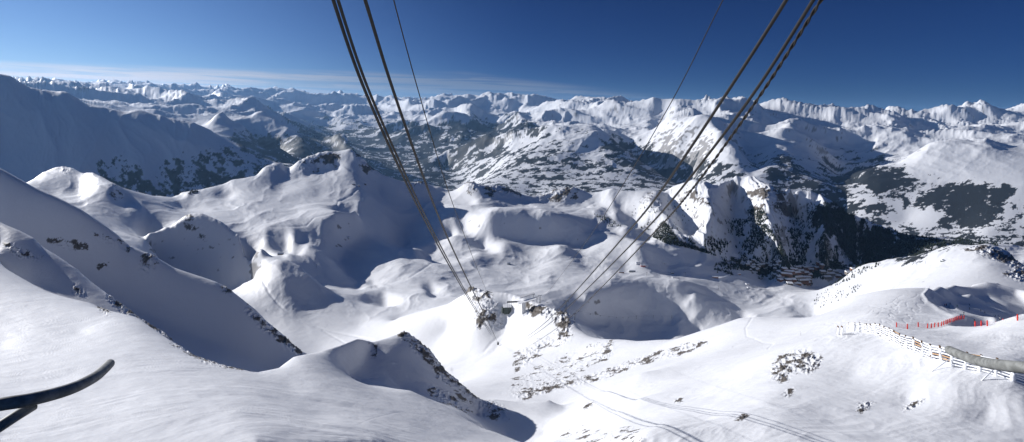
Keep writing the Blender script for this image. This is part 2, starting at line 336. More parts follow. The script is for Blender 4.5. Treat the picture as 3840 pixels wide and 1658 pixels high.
def poly_mask(px, py, poly, soft=0):
    poly = np.array(poly, float)
    x0, y0 = poly.min(0) - soft; x1, y1 = poly.max(0) + soft
    m = np.zeros(px.shape, bool)
    sel = (px > x0) & (px < x1) & (py > y0) & (py < y1)
    xs, ys = px[sel], py[sel]
    ins = np.zeros(xs.shape, bool)
    j = len(poly) - 1
    for i in range(len(poly)):
        xi_, yi_ = poly[i]; xj, yj = poly[j]
        c = ((yi_ > ys) != (yj > ys)) & (xs < (xj - xi_) * (ys - yi_) / (yj - yi_ + 1e-9) + xi_)
        ins ^= c; j = i
    m[sel] = ins
    return m

# ---- hollows and lee sides: ground carved below the low sun's rays to put shadows there
FU, FW = 1240, 1500
fu_, fw_ = np.linspace(-UMAX, UMAX, FU), np.linspace(WMIN, WMAX, FW)
UU, WW = np.meshgrid(fu_, fw_)
base = base_at(UU, WW).astype(np.float32)
gu, gw, GU, GW = fu_, fw_, FU, FW
BX, BY = pix_of(UU, base)
BD = np.exp(WW)
lee = np.zeros(base.shape, bool)
def shade(poly, d0, d1):
    global lee
    lee |= poly_mask(BX, BY, poly) & (BD > d0) & (BD < d1)
shade([(1318,565),(1345,620),(1340,690),(1391,702),(1449,718),(1472,725),(1542,735),(1618,750),(1703,753),(1764,749),(1718,736),(1688,705),(1668,678),(1618,670),(1542,660),(1416,630),(1350,585)], 3400, 4500)
shade([(1386,702),(1381,736),(1401,741),(1479,746),(1537,766),(1575,781),(1628,801),(1655,831),(1708,864),(1718,854),(1693,804),(1713,791),(1743,821),(1789,849),(1774,887),(1678,887),(1668,934),(1636,972),(1570,960),(1500,925),(1497,900),(1440,880),(1380,868),(1330,862),(1300,845),(1303,826),(1345,821),(1391,796),(1348,768),(1381,751)], 2200, 4000)
shade([(1150,853),(1200,825),(1240,808),(1256,804),(1290,850),(1305,855),(1300,880),(1288,915),(1310,945),(1350,1000),(1403,1062),(1330,1070),(1260,1050),(1225,1000),(1200,950),(1165,895),(1163,875)], 1850, 2900)
shade([(1104,858),(1144,863),(1163,880),(1159,896),(1129,913),(1104,936),(1091,941),(1108,900)], 1900, 2900)
shade([(1003,861),(1078,866),(1070,900),(1066,931),(990,925),(1000,900)], 1900, 2900)
shade([(940,966),(957,941),(973,929),(1053,941),(1066,944),(1033,959),(973,966)], 1800, 2500)
shade([(1134,981),(1154,971),(1199,954),(1209,961),(1240,994),(1300,1020),(1380,1060),(1225,1060),(1187,1040),(1154,1027),(1141,999)], 1700, 2300)
shade([(617,850),(650,812),(690,803),(752,798),(800,820),(843,845),(865,858),(888,858),(880,872),(892,890),(905,905),(915,940),(935,965),(943,1000),(945,1050),(880,1058),(780,1030),(720,1010),(620,970),(560,930),(640,880)], 1800, 2330)
shade([(1880,798),(1920,801),(1966,796),(2031,808),(2107,829),(2132,821),(2157,841),(2167,856),(2210,881),(2185,892),(2205,914),(2132,910),(2056,915),(2031,909),(1956,902),(1905,876),(1870,870),(1840,830)], 2900, 3500)
shade([(2180,821),(2232,811),(2283,841),(2333,856),(2399,866),(2429,902),(2358,881),(2308,874),(2232,866),(2205,856),(2195,836)], 2900, 3900)
shade([(1880,705),(1960,705),(2060,700),(2109,695),(2200,705),(2240,715),(2272,727),(2290,745),(2240,758),(2187,745),(2100,755),(2030,750),(1960,748),(1880,740)], 4200, 4650)
shade([(2260,765),(2285,780),(2290,830),(2240,805),(2250,780)], 3300, 4200)
shade([(3090,740),(3120,755),(3160,788),(3210,815),(3320,855),(3415,878),(3500,900),(3420,960),(3300,1000),(3230,985),(3180,900),(3120,820)], 3300, 4200)
shade([(2268,1092),(2300,1094),(2340,1075),(2364,1062),(2448,1086),(2425,1064),(2417,1054),(2443,1050),(2495,1059),(2527,1059),(2551,1071),(2593,1085),(2588,1091),(2551,1094),(2546,1106),(2583,1115),(2537,1120),(2548,1134),(2583,1148),(2640,1155),(2700,1150),(2790,1170),(2800,1200),(2700,1230),(2600,1260),(2500,1280),(2300,1285),(2220,1270),(2230,1200),(2252,1160),(2270,1120)], 1700, 2500)
shade([(1574,1070),(1600,1063),(1620,1068),(1635,1095),(1620,1117),(1600,1110),(1590,1090)], 1500, 2200)
shade([(1290,1115),(1350,1095),(1440,1095),(1458,1115),(1455,1130),(1400,1120),(1320,1122)], 1400, 1950)
shade([(3499,1087),(3554,1090),(3605,1102),(3653,1111),(3707,1119),(3742,1131),(3782,1138),(3730,1095),(3700,1070),(3720,1045),(3760,1050),(3840,1090),(3920,1130),(3880,1180),(3790,1195),(3745,1198),(3700,1180),(3650,1160),(3600,1140),(3560,1125),(3520,1118),(3500,1110)], 255, 780)
shade([(3612,1181),(3700,1192),(3760,1200),(3700,1222),(3600,1222),(3545,1218),(3570,1205)], 170, 330)
shade([(3566,1040),(3630,1038),(3700,1027),(3760,1045),(3720,1062),(3640,1052),(3600,1050)], 560, 770)
shade([(960,520),(1073,456),(1212,506),(1312,550),(1438,638),(1530,670),(1300,690),(1000,640)], 9000, 18800)
shade([(2216,475),(2283,496),(2324,550),(2418,590),(2459,617),(2553,691),(2499,678),(2391,617),(2310,583),(2256,536)], 9000, 16500)
shade([(2665,460),(2714,478),(2759,515),(2815,556),(2829,589),(2826,645),(2790,640),(2760,590),(2720,540),(2690,500)], 9500, 15500)
shade([(2962,472),(3030,530),(3060,560),(3065,540),(3110,540),(3171,565),(3190,605),(3186,640),(3140,690),(3100,700),(3085,620),(3040,560),(2990,510)], 9500, 16500)
shade([(2445,395),(2500,400),(2470,480),(2420,470)], 15000, 22000)
shade([(2540,395),(2580,410),(2640,430),(2700,450),(2740,480),(2700,480),(2620,445),(2570,430)], 15000, 20000)
shade([(2826,413),(2880,440),(2900,470),(2860,450)], 15000, 20000)
shade([(3338,475),(3376,490),(3376,518),(3400,540),(3360,510)], 14000, 18500)
shade([(3353,428),(3420,460),(3475,510),(3420,490),(3380,460)], 16000, 22000)
shade([(3625,415),(3660,430),(3690,465),(3650,465),(3630,440)], 18000, 24500)
shade([(1668,430),(1724,414),(1800,440),(1860,480),(1760,480),(1720,450)], 20000, 27000)
shade([(1890,395),(1950,400),(1990,450),(1940,450)], 20000, 36000)
shade([(835,436),(905,482),(940,505),(900,510),(860,480)], 10500, 12500)
tanE = math.tan(SUN_EL) * 1.02
sxn, syn = math.sin(SUN_AZ), math.cos(SUN_AZ)
zz = base * BD
yy = BD[:, 0]
du = fu_[1] - fu_[0]; rowstep = fw_[1] - fw_[0]
ray = zz[:, 0].copy(); cap = np.full(FW, 1e9)
idx = np.arange(FW)
depth = np.zeros(FW)
for i in range(1, FU):
    u_ = fu_[i]
    den_ = (-sxn + syn * u_)                      # metres sideways per metre along the ray, seen as angle
    ds = du * yy / den_
    src = idx + (syn / den_) * du / rowstep       # the ray comes from farther away (larger w)
    rp = np.interp(src, idx, ray) - tanE * ds
    cp_ = np.interp(src, idx, cap); dp = np.interp(src, idx, depth)
    m_ = lee[:, i]
    dp = np.where(m_, dp + ds, 0)
    capn = np.where(m_, rp - 0.05 * np.minimum(dp, 0.02 * yy), cp_ + 0.42 * ds)
    capn = np.minimum(capn, 1e9)
    znew = np.minimum(zz[:, i], capn)
    ray = np.maximum(znew, rp)
    cap = np.where(znew < zz[:, i] - 1e-6, capn, 1e9); depth = dp
    zz[:, i] = znew
dlt = np.maximum(zz / BD - base, -0.022)
def boxb(a, ku, kw):
    for ax_, k_ in ((1, ku), (0, kw)):
        if not k_: continue
        pw = [(0, 0), (0, 0)]; pw[ax_] = (k_ + 1, k_)
        c_ = np.cumsum(np.pad(a, pw, 'edge'), axis=ax_)
        n_ = a.shape[ax_]
        a = (np.take(c_, range(2 * k_ + 1, 2 * k_ + 1 + n_), axis=ax_) - np.take(c_, range(0, n_), axis=ax_)) / (2 * k_ + 1)
    return a
dlt = boxb(boxb(dlt, 2, 5), 1, 4)
base = (base + dlt).astype(np.float32)

# ---- rows placed where the ground turns towards the viewer, so every pixel gets its own facets
NU, NW = 1500, 1650
u1 = np.concatenate([np.linspace(-1.40, -1.13, 60, endpoint=False), np.linspace(-1.13, 1.13, NU - 120, endpoint=False), np.linspace(1.13, 1.40, 60)])
dv = np.abs(np.diff(base, axis=0))
vis = base > np.maximum.accumulate(np.vstack([np.full((1, GU), -9, np.float32), base[:-1]]), axis=0) - 0.01
den = dv * np.where(vis[1:], 1.0, 0.25) + 0.00035
k = 20
pad = np.pad(den, ((0, 0), (k, k)), 'edge'); cs = np.cumsum(np.pad(pad, ((0, 0), (1, 0))), axis=1)
den = (cs[:, 2 * k + 1:] - cs[:, :-2 * k - 1]) / (2 * k + 1)
k = 5
pad = np.pad(den, ((k, k), (0, 0)), 'edge'); cs = np.cumsum(np.pad(pad, ((1, 0), (0, 0))), axis=0)
den = (cs[2 * k + 1:] - cs[:-2 * k - 1]) / (2 * k + 1)
cum = np.vstack([np.zeros((1, GU)), np.cumsum(den, axis=0)]); cum /= cum[-1]
tt = np.linspace(0, 1, NW)
wg = np.stack([np.interp(tt, cum[:, i], gw) for i in range(GU)], 1)
wf = np.stack([np.interp(u1, gu, wg[j]) for j in range(NW)], 0)
U = np.broadcast_to(u1[None], wf.shape)
Wd = wf
V = base_at(U, Wd).astype(np.float64)
D = np.exp(Wd)

# ---- relief
Zb = V * D
PX, PY = pix_of(U, V)
rockd = np.zeros(V.shape, np.float32)
def rarea(poly, val, d0=0, d1=1e9, soft=0):
    m = poly_mask(PX, PY, poly) & (D > d0) & (D < d1)
    rockd[m] = np.maximum(rockd[m], val)
rarea([(1490,1262),(1500,1245),(1530,1236),(1570,1262),(1620,1300),(1655,1358),(1690,1395),(1740,1432),(1790,1485),(1760,1490),(1700,1450),(1640,1420),(1620,1370),(1570,1330),(1540,1300),(1530,1272)], 0.52, 240, 330)
rarea([(1390,1290),(1415,1300),(1410,1350),(1395,1330)], 0.5, 200, 330)
rarea([(1600,1440),(1760,1480),(1900,1520),(1920,1580),(1760,1560),(1620,1490)], 0.25, 150, 330)
rarea([(1735,1090),(1750,1070),(1790,1075),(1835,1095),(1845,1110),(1810,1150),(1775,1150),(1765,1120)], 0.42, 800, 1300)
rarea([(1790,1150),(1850,1120),(1900,1180),(1880,1230),(1840,1240),(1850,1200),(1800,1240),(1770,1220)], 0.33, 800, 1300)
rarea([(1960,1130),(2050,1150),(2145,1180),(2150,1200),(2120,1290),(2090,1270),(2090,1210),(2000,1180),(1980,1170)], 0.40, 600, 1100)
rarea([(1930,1330),(2000,1290),(2100,1230),(2150,1250),(2140,1290),(2040,1300),(2030,1330),(1980,1370),(1930,1400)], 0.26, 400, 1000)
rarea([(1920,1420),(2200,1290),(2300,1275),(2290,1340),(2140,1420),(1960,1480),(1900,1470)], 0.16, 250, 900)
rarea([(2255,1345),(2275,1290),(2295,1275),(2285,1330),(2265,1350)], 0.7, 250, 800)
rarea([(1900,1480),(2010,1450),(2230,1400),(2430,1330),(2660,1270),(2670,1285),(2560,1330),(2420,1360),(2240,1430),(2060,1470),(1960,1500)], 0.28, 200, 800)
rarea([(2895,1370),(2940,1325),(3030,1308),(3035,1335),(2985,1355),(2975,1400),(2940,1440),(2880,1420)], 0.36, 90, 170)
rarea([(2985,1360),(3045,1325),(3085,1345),(3070,1380),(3040,1400),(2985,1395)], 0.42, 90, 170)
rarea([(2925,1490),(2960,1460),(2990,1455),(2950,1485)], 0.55, 60, 170)
rarea([(3220,1520),(3275,1512),(3250,1530),(3225,1550)], 0.9, 40, 120)
rarea([(3375,1545),(3410,1520),(3470,1490),(3460,1510),(3400,1545)], 0.5, 40, 120)
rarea([(2190,1520),(2215,1505),(2240,1515),(2200,1535)], 0.6, 100, 400)
rarea([(2760,1570),(2800,1555),(2805,1568),(2770,1582)], 0.7, 50, 200)
rarea([(2530,1500),(2560,1495),(2545,1525)], 0.6, 60, 300)
rarea([(2100,1630),(2180,1590),(2260,1620),(2380,1600),(2440,1650),(2400,1660),(2200,1660)], 0.2, 50, 250)
rarea([(520,990),(540,960),(575,955),(590,985),(560,1020),(530,1012)], 0.62, 700, 1200)
rarea([(370,995),(400,990),(405,1005),(380,1008)], 0.6, 700, 1200)
rarea([(300,850),(410,890),(500,930),(480,940),(400,905)], 0.45, 800, 1200)
rarea([(170,890),(240,905),(330,910),(345,930),(240,930),(180,915)], 0.4, 700, 1300)
rarea([(830,1060),(870,1075),(868,1095),(835,1085)], 0.55, 700, 1200)
rarea([(920,1130),(960,1150),(1010,1200),(1070,1250),(1160,1330),(1130,1335),(1050,1280),(990,1240),(940,1190),(915,1160)], 0.5, 600, 1000)
rarea([(0,900),(120,950),(160,960),(170,975),(60,960)], 0.38, 400, 800)
rarea([(400,1090),(480,1150),(560,1200),(655,1275),(650,1300),(560,1240),(470,1180),(400,1120)], 0.46, 330, 640)
rarea([(620,1290),(700,1290),(800,1340),(870,1350),(940,1375),(950,1395),(850,1382),(760,1360),(680,1310)], 0.40, 150, 420)
rarea([(270,1060),(300,1085),(330,1110),(300,1110),(270,1085)], 0.5, 330, 700)
rarea([(370,1150),(400,1148),(410,1180),(390,1178)], 0.7, 200, 420)
rarea([(1010,625),(1040,610),(1050,630),(1030,638),(1012,640)], 0.62, 3500, 4600)
rarea([(1120,600),(1190,573),(1260,575),(1290,600),(1250,625),(1160,640),(1110,650)], 0.34, 3600, 4600)
rarea([(1330,570),(1370,605),(1400,635),(1420,650),(1380,650),(1350,620)], 0.5, 3600, 4600)
rarea([(1440,630),(1590,660),(1650,690),(1560,690),(1460,650)], 0.44, 3600, 4800)
rarea([(1700,690),(1770,680),(1800,700),(1780,720)], 0.4, 3600, 4800)
rarea([(1800,700),(1920,700),(2060,700),(2109,695),(2170,698),(2160,745),(2110,760),(2060,740),(1930,730),(1830,730)], 0.47, 3800, 4800)
rarea([(415,705),(440,700),(470,720),(440,750),(420,735)], 0.5, 2300, 3100)
rarea([(200,640),(245,622),(300,640),(260,650)], 0.35, 2700, 3400)
rarea([(690,805),(730,810),(780,900),(740,900),(700,840)], 0.34, 1900, 2500)
rarea([(2560,710),(2600,700),(2640,725),(2650,760),(2690,800),(2660,800),(2620,760),(2590,740)], 0.44, 3400, 4400)
rarea([(2400,740),(2440,725),(2440,760),(2420,765)], 0.45, 3400, 4400)
rarea([(2790,720),(2830,700),(2880,690),(2880,760),(2860,790),(2870,820),(2830,830),(2800,800),(2840,760),(2800,750)], 0.50, 3300, 4400)
rarea([(2880,700),(2920,710),(3000,760),(3020,850),(2960,850),(2900,780)], 0.4, 3300, 4400)
rarea([(3600,935),(3680,925),(3740,935),(3800,960),(3840,1000),(3840,1030),(3780,990),(3700,960)], 0.5, 1300, 2300)
rarea([(3760,1030),(3840,1000),(3840,1060),(3800,1040)], 0.55, 900, 2000)
QU, QW = U, Wd * 0.75 + 0.55 * np.maximum(Wd - math.log(9000), 0)     # log-polar coordinates: features grow with distance
QY = V * 1.1 + QW * 0.5
def fbm(f, octs, seed, ridged=False, gain=0.5, ax=1.0, ay=1.0, wu=0, ww=0, QW=QW):
    out = 0; a = 1.0
    for o in range(octs):
        nz = noise2((QU + wu) * f * ax, (QW + ww) * f * ay, seed + o)
        if ridged: nz = (1 - np.abs(nz) * 2.2) ** 2 - 0.35
        out = out + a * nz; a *= gain; f *= 2.03
    return out
warp1 = noise2(QU * 9, QW * 9, 91) * 0.05 + noise2(QU * 30, QW * 30, 92) * 0.012
warp2 = noise2(QU * 9, QW * 9, 93) * 0.05 + noise2(QU * 30, QW * 30, 94) * 0.012
far = sstep(D, 8500, 12500)
leftm = sstep(D, 5200, 6200) * (1 - sstep(D, 8500, 10500)) * (U < -0.3)
mid = sstep(D, 1300, 1700) * (1 - sstep(D, 5000, 5600))
mounds = fbm(8, 3, 11, wu=warp1, ww=warp2, gain=0.42)
low = sstep(-Zb, 1300, 1900)
ridg = fbm(5, 7, 21, True, 0.46, wu=warp1, ww=warp2)
KX, KY = U * D / 1000.0, D / 1000.0
wx_ = noise2(KX / 5, KY / 5, 301) * 1.6; wy_ = noise2(KX / 5, KY / 5, 302) * 1.6
def wfbm(lam, octs, seed, gain=0.5):
    out = 0; a = 1.0; prev = 1.0
    for o in range(octs):
        nz = noise2((KX + wx_) / lam, (KY + wy_) / lam, seed + o)
        nz = 1 - np.abs(nz) * 2.1
        nz = nz * np.abs(nz)
        out = out + a * nz * prev; prev = np.clip(nz * 1.3 + 0.25, 0.15, 1.0)
        a *= gain; lam /= 2.03
    return out - 0.55
wr5 = wfbm(5.5, 4, 311, 0.46); wrel = wr5 + (wfbm(5.5, 7, 311, 0.48) - wr5) * (1 - 0.9 * sstep(D, 14000, 26000))
AM = 150 + 350 * sstep(D, 12500, 20000) + 60 * sstep(D, 18000, 24000) + 120 * sstep(D, 24000, 36000)
vfar = 1 - 0.45 * sstep(D, 20000, 40000)
rel = far * (wrel * AM / D + 0.0050 * (ridg - 0.2) * (1 - 0.6 * sstep(D, 17000, 24000))) * (1 - 0.75 * low)
rel = rel + sstep(D, 14000, 19000) * 0.0011 * fbm(38, 4, 171, True, 0.6, ay=1.4, wu=warp2, ww=warp1) * (1 - 0.8 * low)
rel = rel + leftm * (0.006 * ridg + 0.0004 * fbm(20, 4, 161, True, 0.55, ax=1.0, ay=0.3, wu=warp1 + V * 0.6))
ribs = fbm(30, 4, 151, True, 0.55, ax=1.0, ay=0.22, wu=warp1 + Wd * 0.25)
ribm = poly_mask(PX, PY, [(2440,720),(2600,690),(2830,670),(3100,745),(3250,840),(3420,880),(3420,1000),(2500,1000),(2440,900)]) & (D > 3200) & (D < 4400)
ribm = ribm.astype(np.float32)
for _ in range(12):
    ribm = (ribm + np.roll(ribm, 3, 0) + np.roll(ribm, -3, 0) + np.roll(ribm, 3, 1) + np.roll(ribm, -3, 1)) / 5
rel = rel + ribm * 0.0045 * ribs
rel = rel + mid * (0.00025 * fbm(34, 3, 57, True, 0.5, wu=warp2) + 0.0068 * mounds + 0.0027 * fbm(7, 5, 55, True, 0.42, wu=warp1 * 1.5 - Wd * 0.3, ww=warp2))
near = 1 - sstep(D, 600, 1000)
rel = rel + near * (0.0022 * fbm(8, 3, 61, gain=0.4))
nn = D < 420
xs_, ys_ = (U * D)[nn], D[nn]
ca, sa = 0.87, 0.49
al, ac = xs_ * ca + ys_ * sa, -xs_ * sa + ys_ * ca
w1 = noise2(al * 0.05, ac * 0.08, 201) * 6
sas = 0
for o, (lc, am) in enumerate([(9.0, 0.16), (3.6, 0.085), (1.7, 0.05), (0.8, 0.022)]):
    nz_ = noise2(al / (lc * 5) + 3 * o, (ac + w1) / lc, 210 + o)
    sas = sas + am * (0.7 - np.abs(nz_) * 2.0) * (0.3 + 1.4 * sstep(noise2(al / 40, ac / 25, 230 + o), -0.25, 0.35))
patch = sstep(noise2(al / 60, ac / 30, 240), -0.3, 0.4)
sas = sas * np.where(U[nn] > 0.1, 1.0, 1.0) * (0.5 + patch) * (1 - sstep(ys_, 250, 420))
sas = sas + (0.05 * noise2(xs_ / 4, ys_ / 7, 251) + 0.028 * noise2(xs_ / 1.6, ys_ / 2.6, 252) + 0.10 * noise2(xs_ / 9, ys_ / 15, 253)) * (1 - sstep(ys_, 250, 420))
tmp = np.zeros(V.shape, np.float32); tmp[nn] = sas / ys_
rel = rel + tmp
def groove(poly, width, amp, d0, d1):
    """a track pressed into (or banked up from) the snow along a polyline"""
    global rel
    best = np.full(V.shape, 1e9, np.float32)
    for (ax_, ay_), (bx_, by_) in zip(poly[:-1], poly[1:]):
        m_ = (PX > min(ax_, bx_) - width * 3) & (PX < max(ax_, bx_) + width * 3) & (PY > min(ay_, by_) - width * 3) & (PY < max(ay_, by_) + width * 3) & (D > d0) & (D < d1)
        if not m_.any(): continue
        px_, py_ = PX[m_], PY[m_]
        ex, ey = bx_ - ax_, by_ - ay_
        tt_ = np.clip(((px_ - ax_) * ex + (py_ - ay_) * ey) / (ex * ex + ey * ey), 0, 1)
        best[m_] = np.minimum(best[m_], np.hypot(px_ - ax_ - tt_ * ex, py_ - ay_ - tt_ * ey))
    rel = rel - amp * (0.55 if d0 > 500 else 0.7) * np.exp(-(best / (width * (0.7 if d0 > 500 else 1.0))) ** 2)
groove([(974,989),(977,1036),(1008,1098),(1042,1135),(1066,1159)], 7, 0.0020, 1400, 2200)
groove([(1920,1195),(1890,1250),(1846,1282),(1812,1322),(1751,1346),(1669,1377)], 8, 0.0022, 600, 1100)
groove([(1933,1205),(1920,1227),(1853,1316),(1778,1363),(1700,1385)], 8, 0.0022, 500, 1100)
groove([(1350,703),(1320,730),(1268,760),(1262,785)], 5, 0.0014, 2500, 4000)
groove([(1262,795),(1180,815),(1150,842),(1100,850),(950,858)], 5, 0.0016, 2200, 3000)
groove([(1396,1077),(1533,1050),(1614,989),(1696,961),(1800,955),(1920,965)], 6, 0.0016, 1700, 2900)
groove([(1001,1166),(1120,1205),(1233,1241),(1396,1275)], 6, 0.0018, 1200, 1700)
groove([(1210,1240),(1300,1290)], 5, 0.0014, 1100, 1700)
groove([(2190,751),(2100,765),(2075,778)], 5, 0.0016, 3500, 4400)
groove([(2230,758),(2160,790),(2100,805),(2000,815)], 5, 0.0014, 3400, 4400)
groove([(2510,905),(2540,935),(2570,965),(2580,1000)], 4, 0.0012, 2600, 3200)
groove([(2700,1062),(2760,1078),(2800,1085)], 5, -0.0016, 2200, 2900)
groove([(2895,1058),(2950,1056),(3000,1062),(3080,1070),(3140,1078)], 6, 0.0018, 2300, 3200)
groove([(2450,1060),(2498,1070),(2495,1110),(2540,1150)], 5, 0.0012, 1900, 2400)
groove([(2820,1192),(2795,1230),(2800,1262),(2830,1270),(2750,1300)], 3, 0.0010, 150, 460)
groove([(2830,1270),(2860,1285),(2900,1290),(2880,1310)], 3, 0.0010, 150, 460)
for k_, (a_, b_) in enumerate([((3120,1235),(3390,1110)),((3200,1220),(3440,1105)),((3300,1210),(3420,1130)),((3260,1150),(3460,1170)),((3100,1220),(3250,1200)),((3380,1220),(3470,1120)),((3330,1225),(3360,1140))]):
    pl = []
    for q_ in range(40):
        f_ = q_ / 39
        wv = math.sin(f_ * (18 + 3 * k_) + k_) * (6 + k_)
        pl.append((a_[0] + (b_[0] - a_[0]) * f_ + wv, a_[1] + (b_[1] - a_[1]) * f_ + wv * 0.35))
    groove(pl, 2.2, 0.0007, 150, 460)
groove([(1330,1600),(1400,1570),(1500,1545),(1600,1560)], 2.0, 0.0006, 90, 240)
groove([(3480,1090),(3465,1105),(3480,1130),(3520,1160),(3570,1185),(3615,1195)], 8, -0.0040, 200, 480)
groove([(3500,1120),(3520,1145),(3560,1168),(3600,1183)], 5, -0.002, 200, 480)
fine = fbm(70, 5, 101, True, 0.62, QW=QY, wu=warp2 * 0.3)
for _ in range(2):
    rockd = (rockd + np.roll(rockd, 3, 0) + np.roll(rockd, -3, 0) + np.roll(rockd, 3, 1) + np.roll(rockd, -3, 1)) / 5
rkn = 0.7 * fine + 1.9 * noise2(QU * 28, QY * 28, 109) + 1.4 * noise2(QU * 60, QY * 60, 110)
q = np.quantile(rkn[::7, ::7], np.linspace(0, 1, 65))
rkn = np.interp(rkn, q, np.linspace(0, 1, 65))
rk = sstep(rkn - (1 - rockd), -0.02, 0.05) * (rockd > 0.02)
rbump = sstep(rockd, 0.05, 0.4)
for _ in range(3):
    rbump = (rbump + np.roll(rbump, 2, 0) + np.roll(rbump, -2, 0) + np.roll(rbump, 2, 1) + np.roll(rbump, -2, 1)) / 5
rel = rel + rbump * 0.0040 * (fine - 0.2) * np.where(D > 2000, 0.6, 1.0)
V = V + rel
X3 = U * D; Y3 = D; Z3 = V * D
PX, PY = pix_of(U, V)

me = bpy.data.meshes.new('terrain')
nv = NU * NW
co = np.stack([X3, Y3, Z3], -1).astype(np.float32).reshape(-1)
ii = np.arange(nv, dtype=np.int32).reshape(NW, NU)
quads = np.stack([ii[:-1, :-1], ii[:-1, 1:], ii[1:, 1:], ii[1:, :-1]], -1).reshape(-1, 4)
me.vertices.add(nv); me.vertices.foreach_set('co', co)
me.loops.add(quads.size); me.loops.foreach_set('vertex_index', quads.reshape(-1))
me.polygons.add(len(quads)); me.polygons.foreach_set('loop_start', np.arange(0, quads.size, 4, dtype=np.int32))
me.polygons.foreach_set('use_smooth', np.ones(len(quads), bool))
me.update(calc_edges=True)
ter = bpy.data.objects.new('terrain', me); C.objects.link(ter); ter['kind'] = 'structure'

# slope in world terms
def gradz(Z):
    # dz/dx at constant distance, dz/dy
    dZi = np.gradient(Z, axis=1); dXi = np.gradient(X3, axis=1); dYi = np.gradient(Y3, axis=1)
    dZj = np.gradient(Z, axis=0); dXj = np.gradient(X3, axis=0); dYj = np.gradient(Y3, axis=0)
    det = dXi * dYj - dXj * dYi + 1e-9
    return (dZi * dYj - dZj * dYi) / det, (dXi * dZj - dXj * dZi) / det
gx, gy = gradz(Z3)
slope = np.hypot(gx, gy)
streak = fbm(26, 5, 71, ax=1.0, ay=1.0, gain=0.68) + 0.5 * fbm(60, 4, 73, gain=0.7, QW=QY)
gull = fbm(60, 3, 77, ax=1.0, ay=0.15, gain=0.6, wu=V * 0.8, QW=QY)
dens = far * sstep(-Z3, 1000, 1700) * 0.74          # valley woods between fields
def area(poly, val, d0=0, d1=1e9, nz=None):
    global dens
    m = poly_mask(PX, PY, poly) & (D > d0) & (D < d1)
    dens = np.where(m, val, dens).astype(np.float32)
area([(380,620),(430,595),(500,625),(560,680),(600,650),(620,600),(700,590),(760,575),(850,560),(930,560),(1000,590),(1200,600),(1350,600),(1350,830),(300,830),(370,680)], 0.62, 4600, 9000)
area([(880,500),(960,520),(1136,512),(1060,452),(1140,470),(1212,502),(1312,546),(1363,590),(1438,634),(1530,670),(1300,700),(900,680),(850,560)], 0.9, 8600, 21000)
area([(1200,505),(1330,500),(1480,470),(1600,470),(1720,480),(1880,480),(1900,520),(1700,560),(1560,600),(1460,600),(1330,540)], 0.8, 9000)
area([(1300,545),(1420,560),(1560,600),(1700,590),(1830,640),(1700,660),(1760,745),(1500,660),(1400,600)], 0.78, 9000)
area([(1640,470),(1800,440),(1980,470),(2100,478),(1990,500),(1900,520),(1740,500)], 0.96, 13000, 26000)
area([(1860,560),(1995,510),(2144,482),(2203,470),(2260,510),(2310,560),(2200,585),(2000,575)], 0.10, 9000)
area([(1700,620),(1850,590),(2000,600),(2200,590),(2400,640),(2560,720),(2300,740),(1700,745)], 0.42, 9000)
area([(1950,555),(2010,545),(2150,560),(2170,580),(2010,600),(1960,590)], 0.55, 9000)
area([(2300,520),(2360,530),(2480,600),(2570,710),(2500,690),(2400,640),(2330,600),(2260,560)], 0.85, 9000)
area([(2450,590),(2540,560),(2620,600),(2700,610),(2780,640),(2870,710),(2600,730),(2560,700)], 0.62, 8500)
area([(2890,610),(2930,570),(3000,620),(3070,680),(3140,640),(3200,690),(3120,780),(3000,740),(2880,720)], 0.72, 8500)
area([(3130,690),(3180,640),(3240,628),(3390,635),(3410,660),(3430,690),(3400,720),(3360,740),(3280,720),(3200,690),(3140,730)], 0.97, 6000)
area([(3090,740),(3140,720),(3230,760),(3320,770),(3300,800),(3180,800),(3200,830),(3100,800)], 0.93, 5000)
area([(3230,700),(3400,740),(3520,690),(3560,700),(3420,770),(3340,800),(3300,760)], 0.45, 5000)
area([(3409,777),(3447,740),(3510,704),(3585,688),(3667,694),(3761,697),(3812,704),(3793,722),(3761,741),(3780,779),(3749,817),(3686,848),(3635,874),(3572,842),(3510,867),(3478,861),(3547,804),(3497,770)], 0.975, 5000)
area([(3180,800),(3300,810),(3480,870),(3640,880),(3840,880),(3840,960),(3700,905),(3480,900),(3320,855)], 0.60, 4400, 9500)
area([(3800,760),(3860,740),(3860,930),(3700,900),(3760,830)], 0.35, 5000)
area([(3119,760),(3207,815),(3321,856),(3415,878),(3509,896),(3560,905),(3400,975),(3300,1000),(3207,1012),(3180,960),(3120,900),(3050,860),(3040,800)], 0.97, 2700, 5200)
area([(2796,998),(2826,981),(2926,986),(3027,991),(3128,986),(3190,1000),(3203,1016),(3100,1031),(3047,1044),(3037,1066),(2977,1031),(2926,1041),(2889,1051),(2841,1031)], 0.85, 2700, 3700)
area([(2700,968),(2780,965),(2800,1010),(2760,1018),(2700,1020)], 0.7, 2700, 3700)
area([(3090,1010),(3190,1005),(3215,1020),(3150,1045),(3095,1050)], 0.7, 2700, 3700)
area([(3350,965),(3425,930),(3494,908),(3600,890),(3700,896),(3760,930),(3600,930),(3500,955),(3400,985)], 0.9, 1900, 5200)
for _ in range(3):
    dens = (dens + np.roll(dens, 4, 0) + np.roll(dens, -4, 0) + np.roll(dens, 4, 1) + np.roll(dens, -4, 1)) / 5
fn = streak + 0.5 * gull * ((D < 9000) & (U < 0))
q = np.quantile(fn[::7, ::7], np.linspace(0, 1, 65))
fn = np.interp(fn, q, np.linspace(0, 1, 65))
forest = sstep(dens - (1 - fn), -0.03, 0.03) * (dens > 0.02)
nz1 = fbm(40, 4, 72, QW=QY)
midslope = (D > 1400) & (D < 5000)
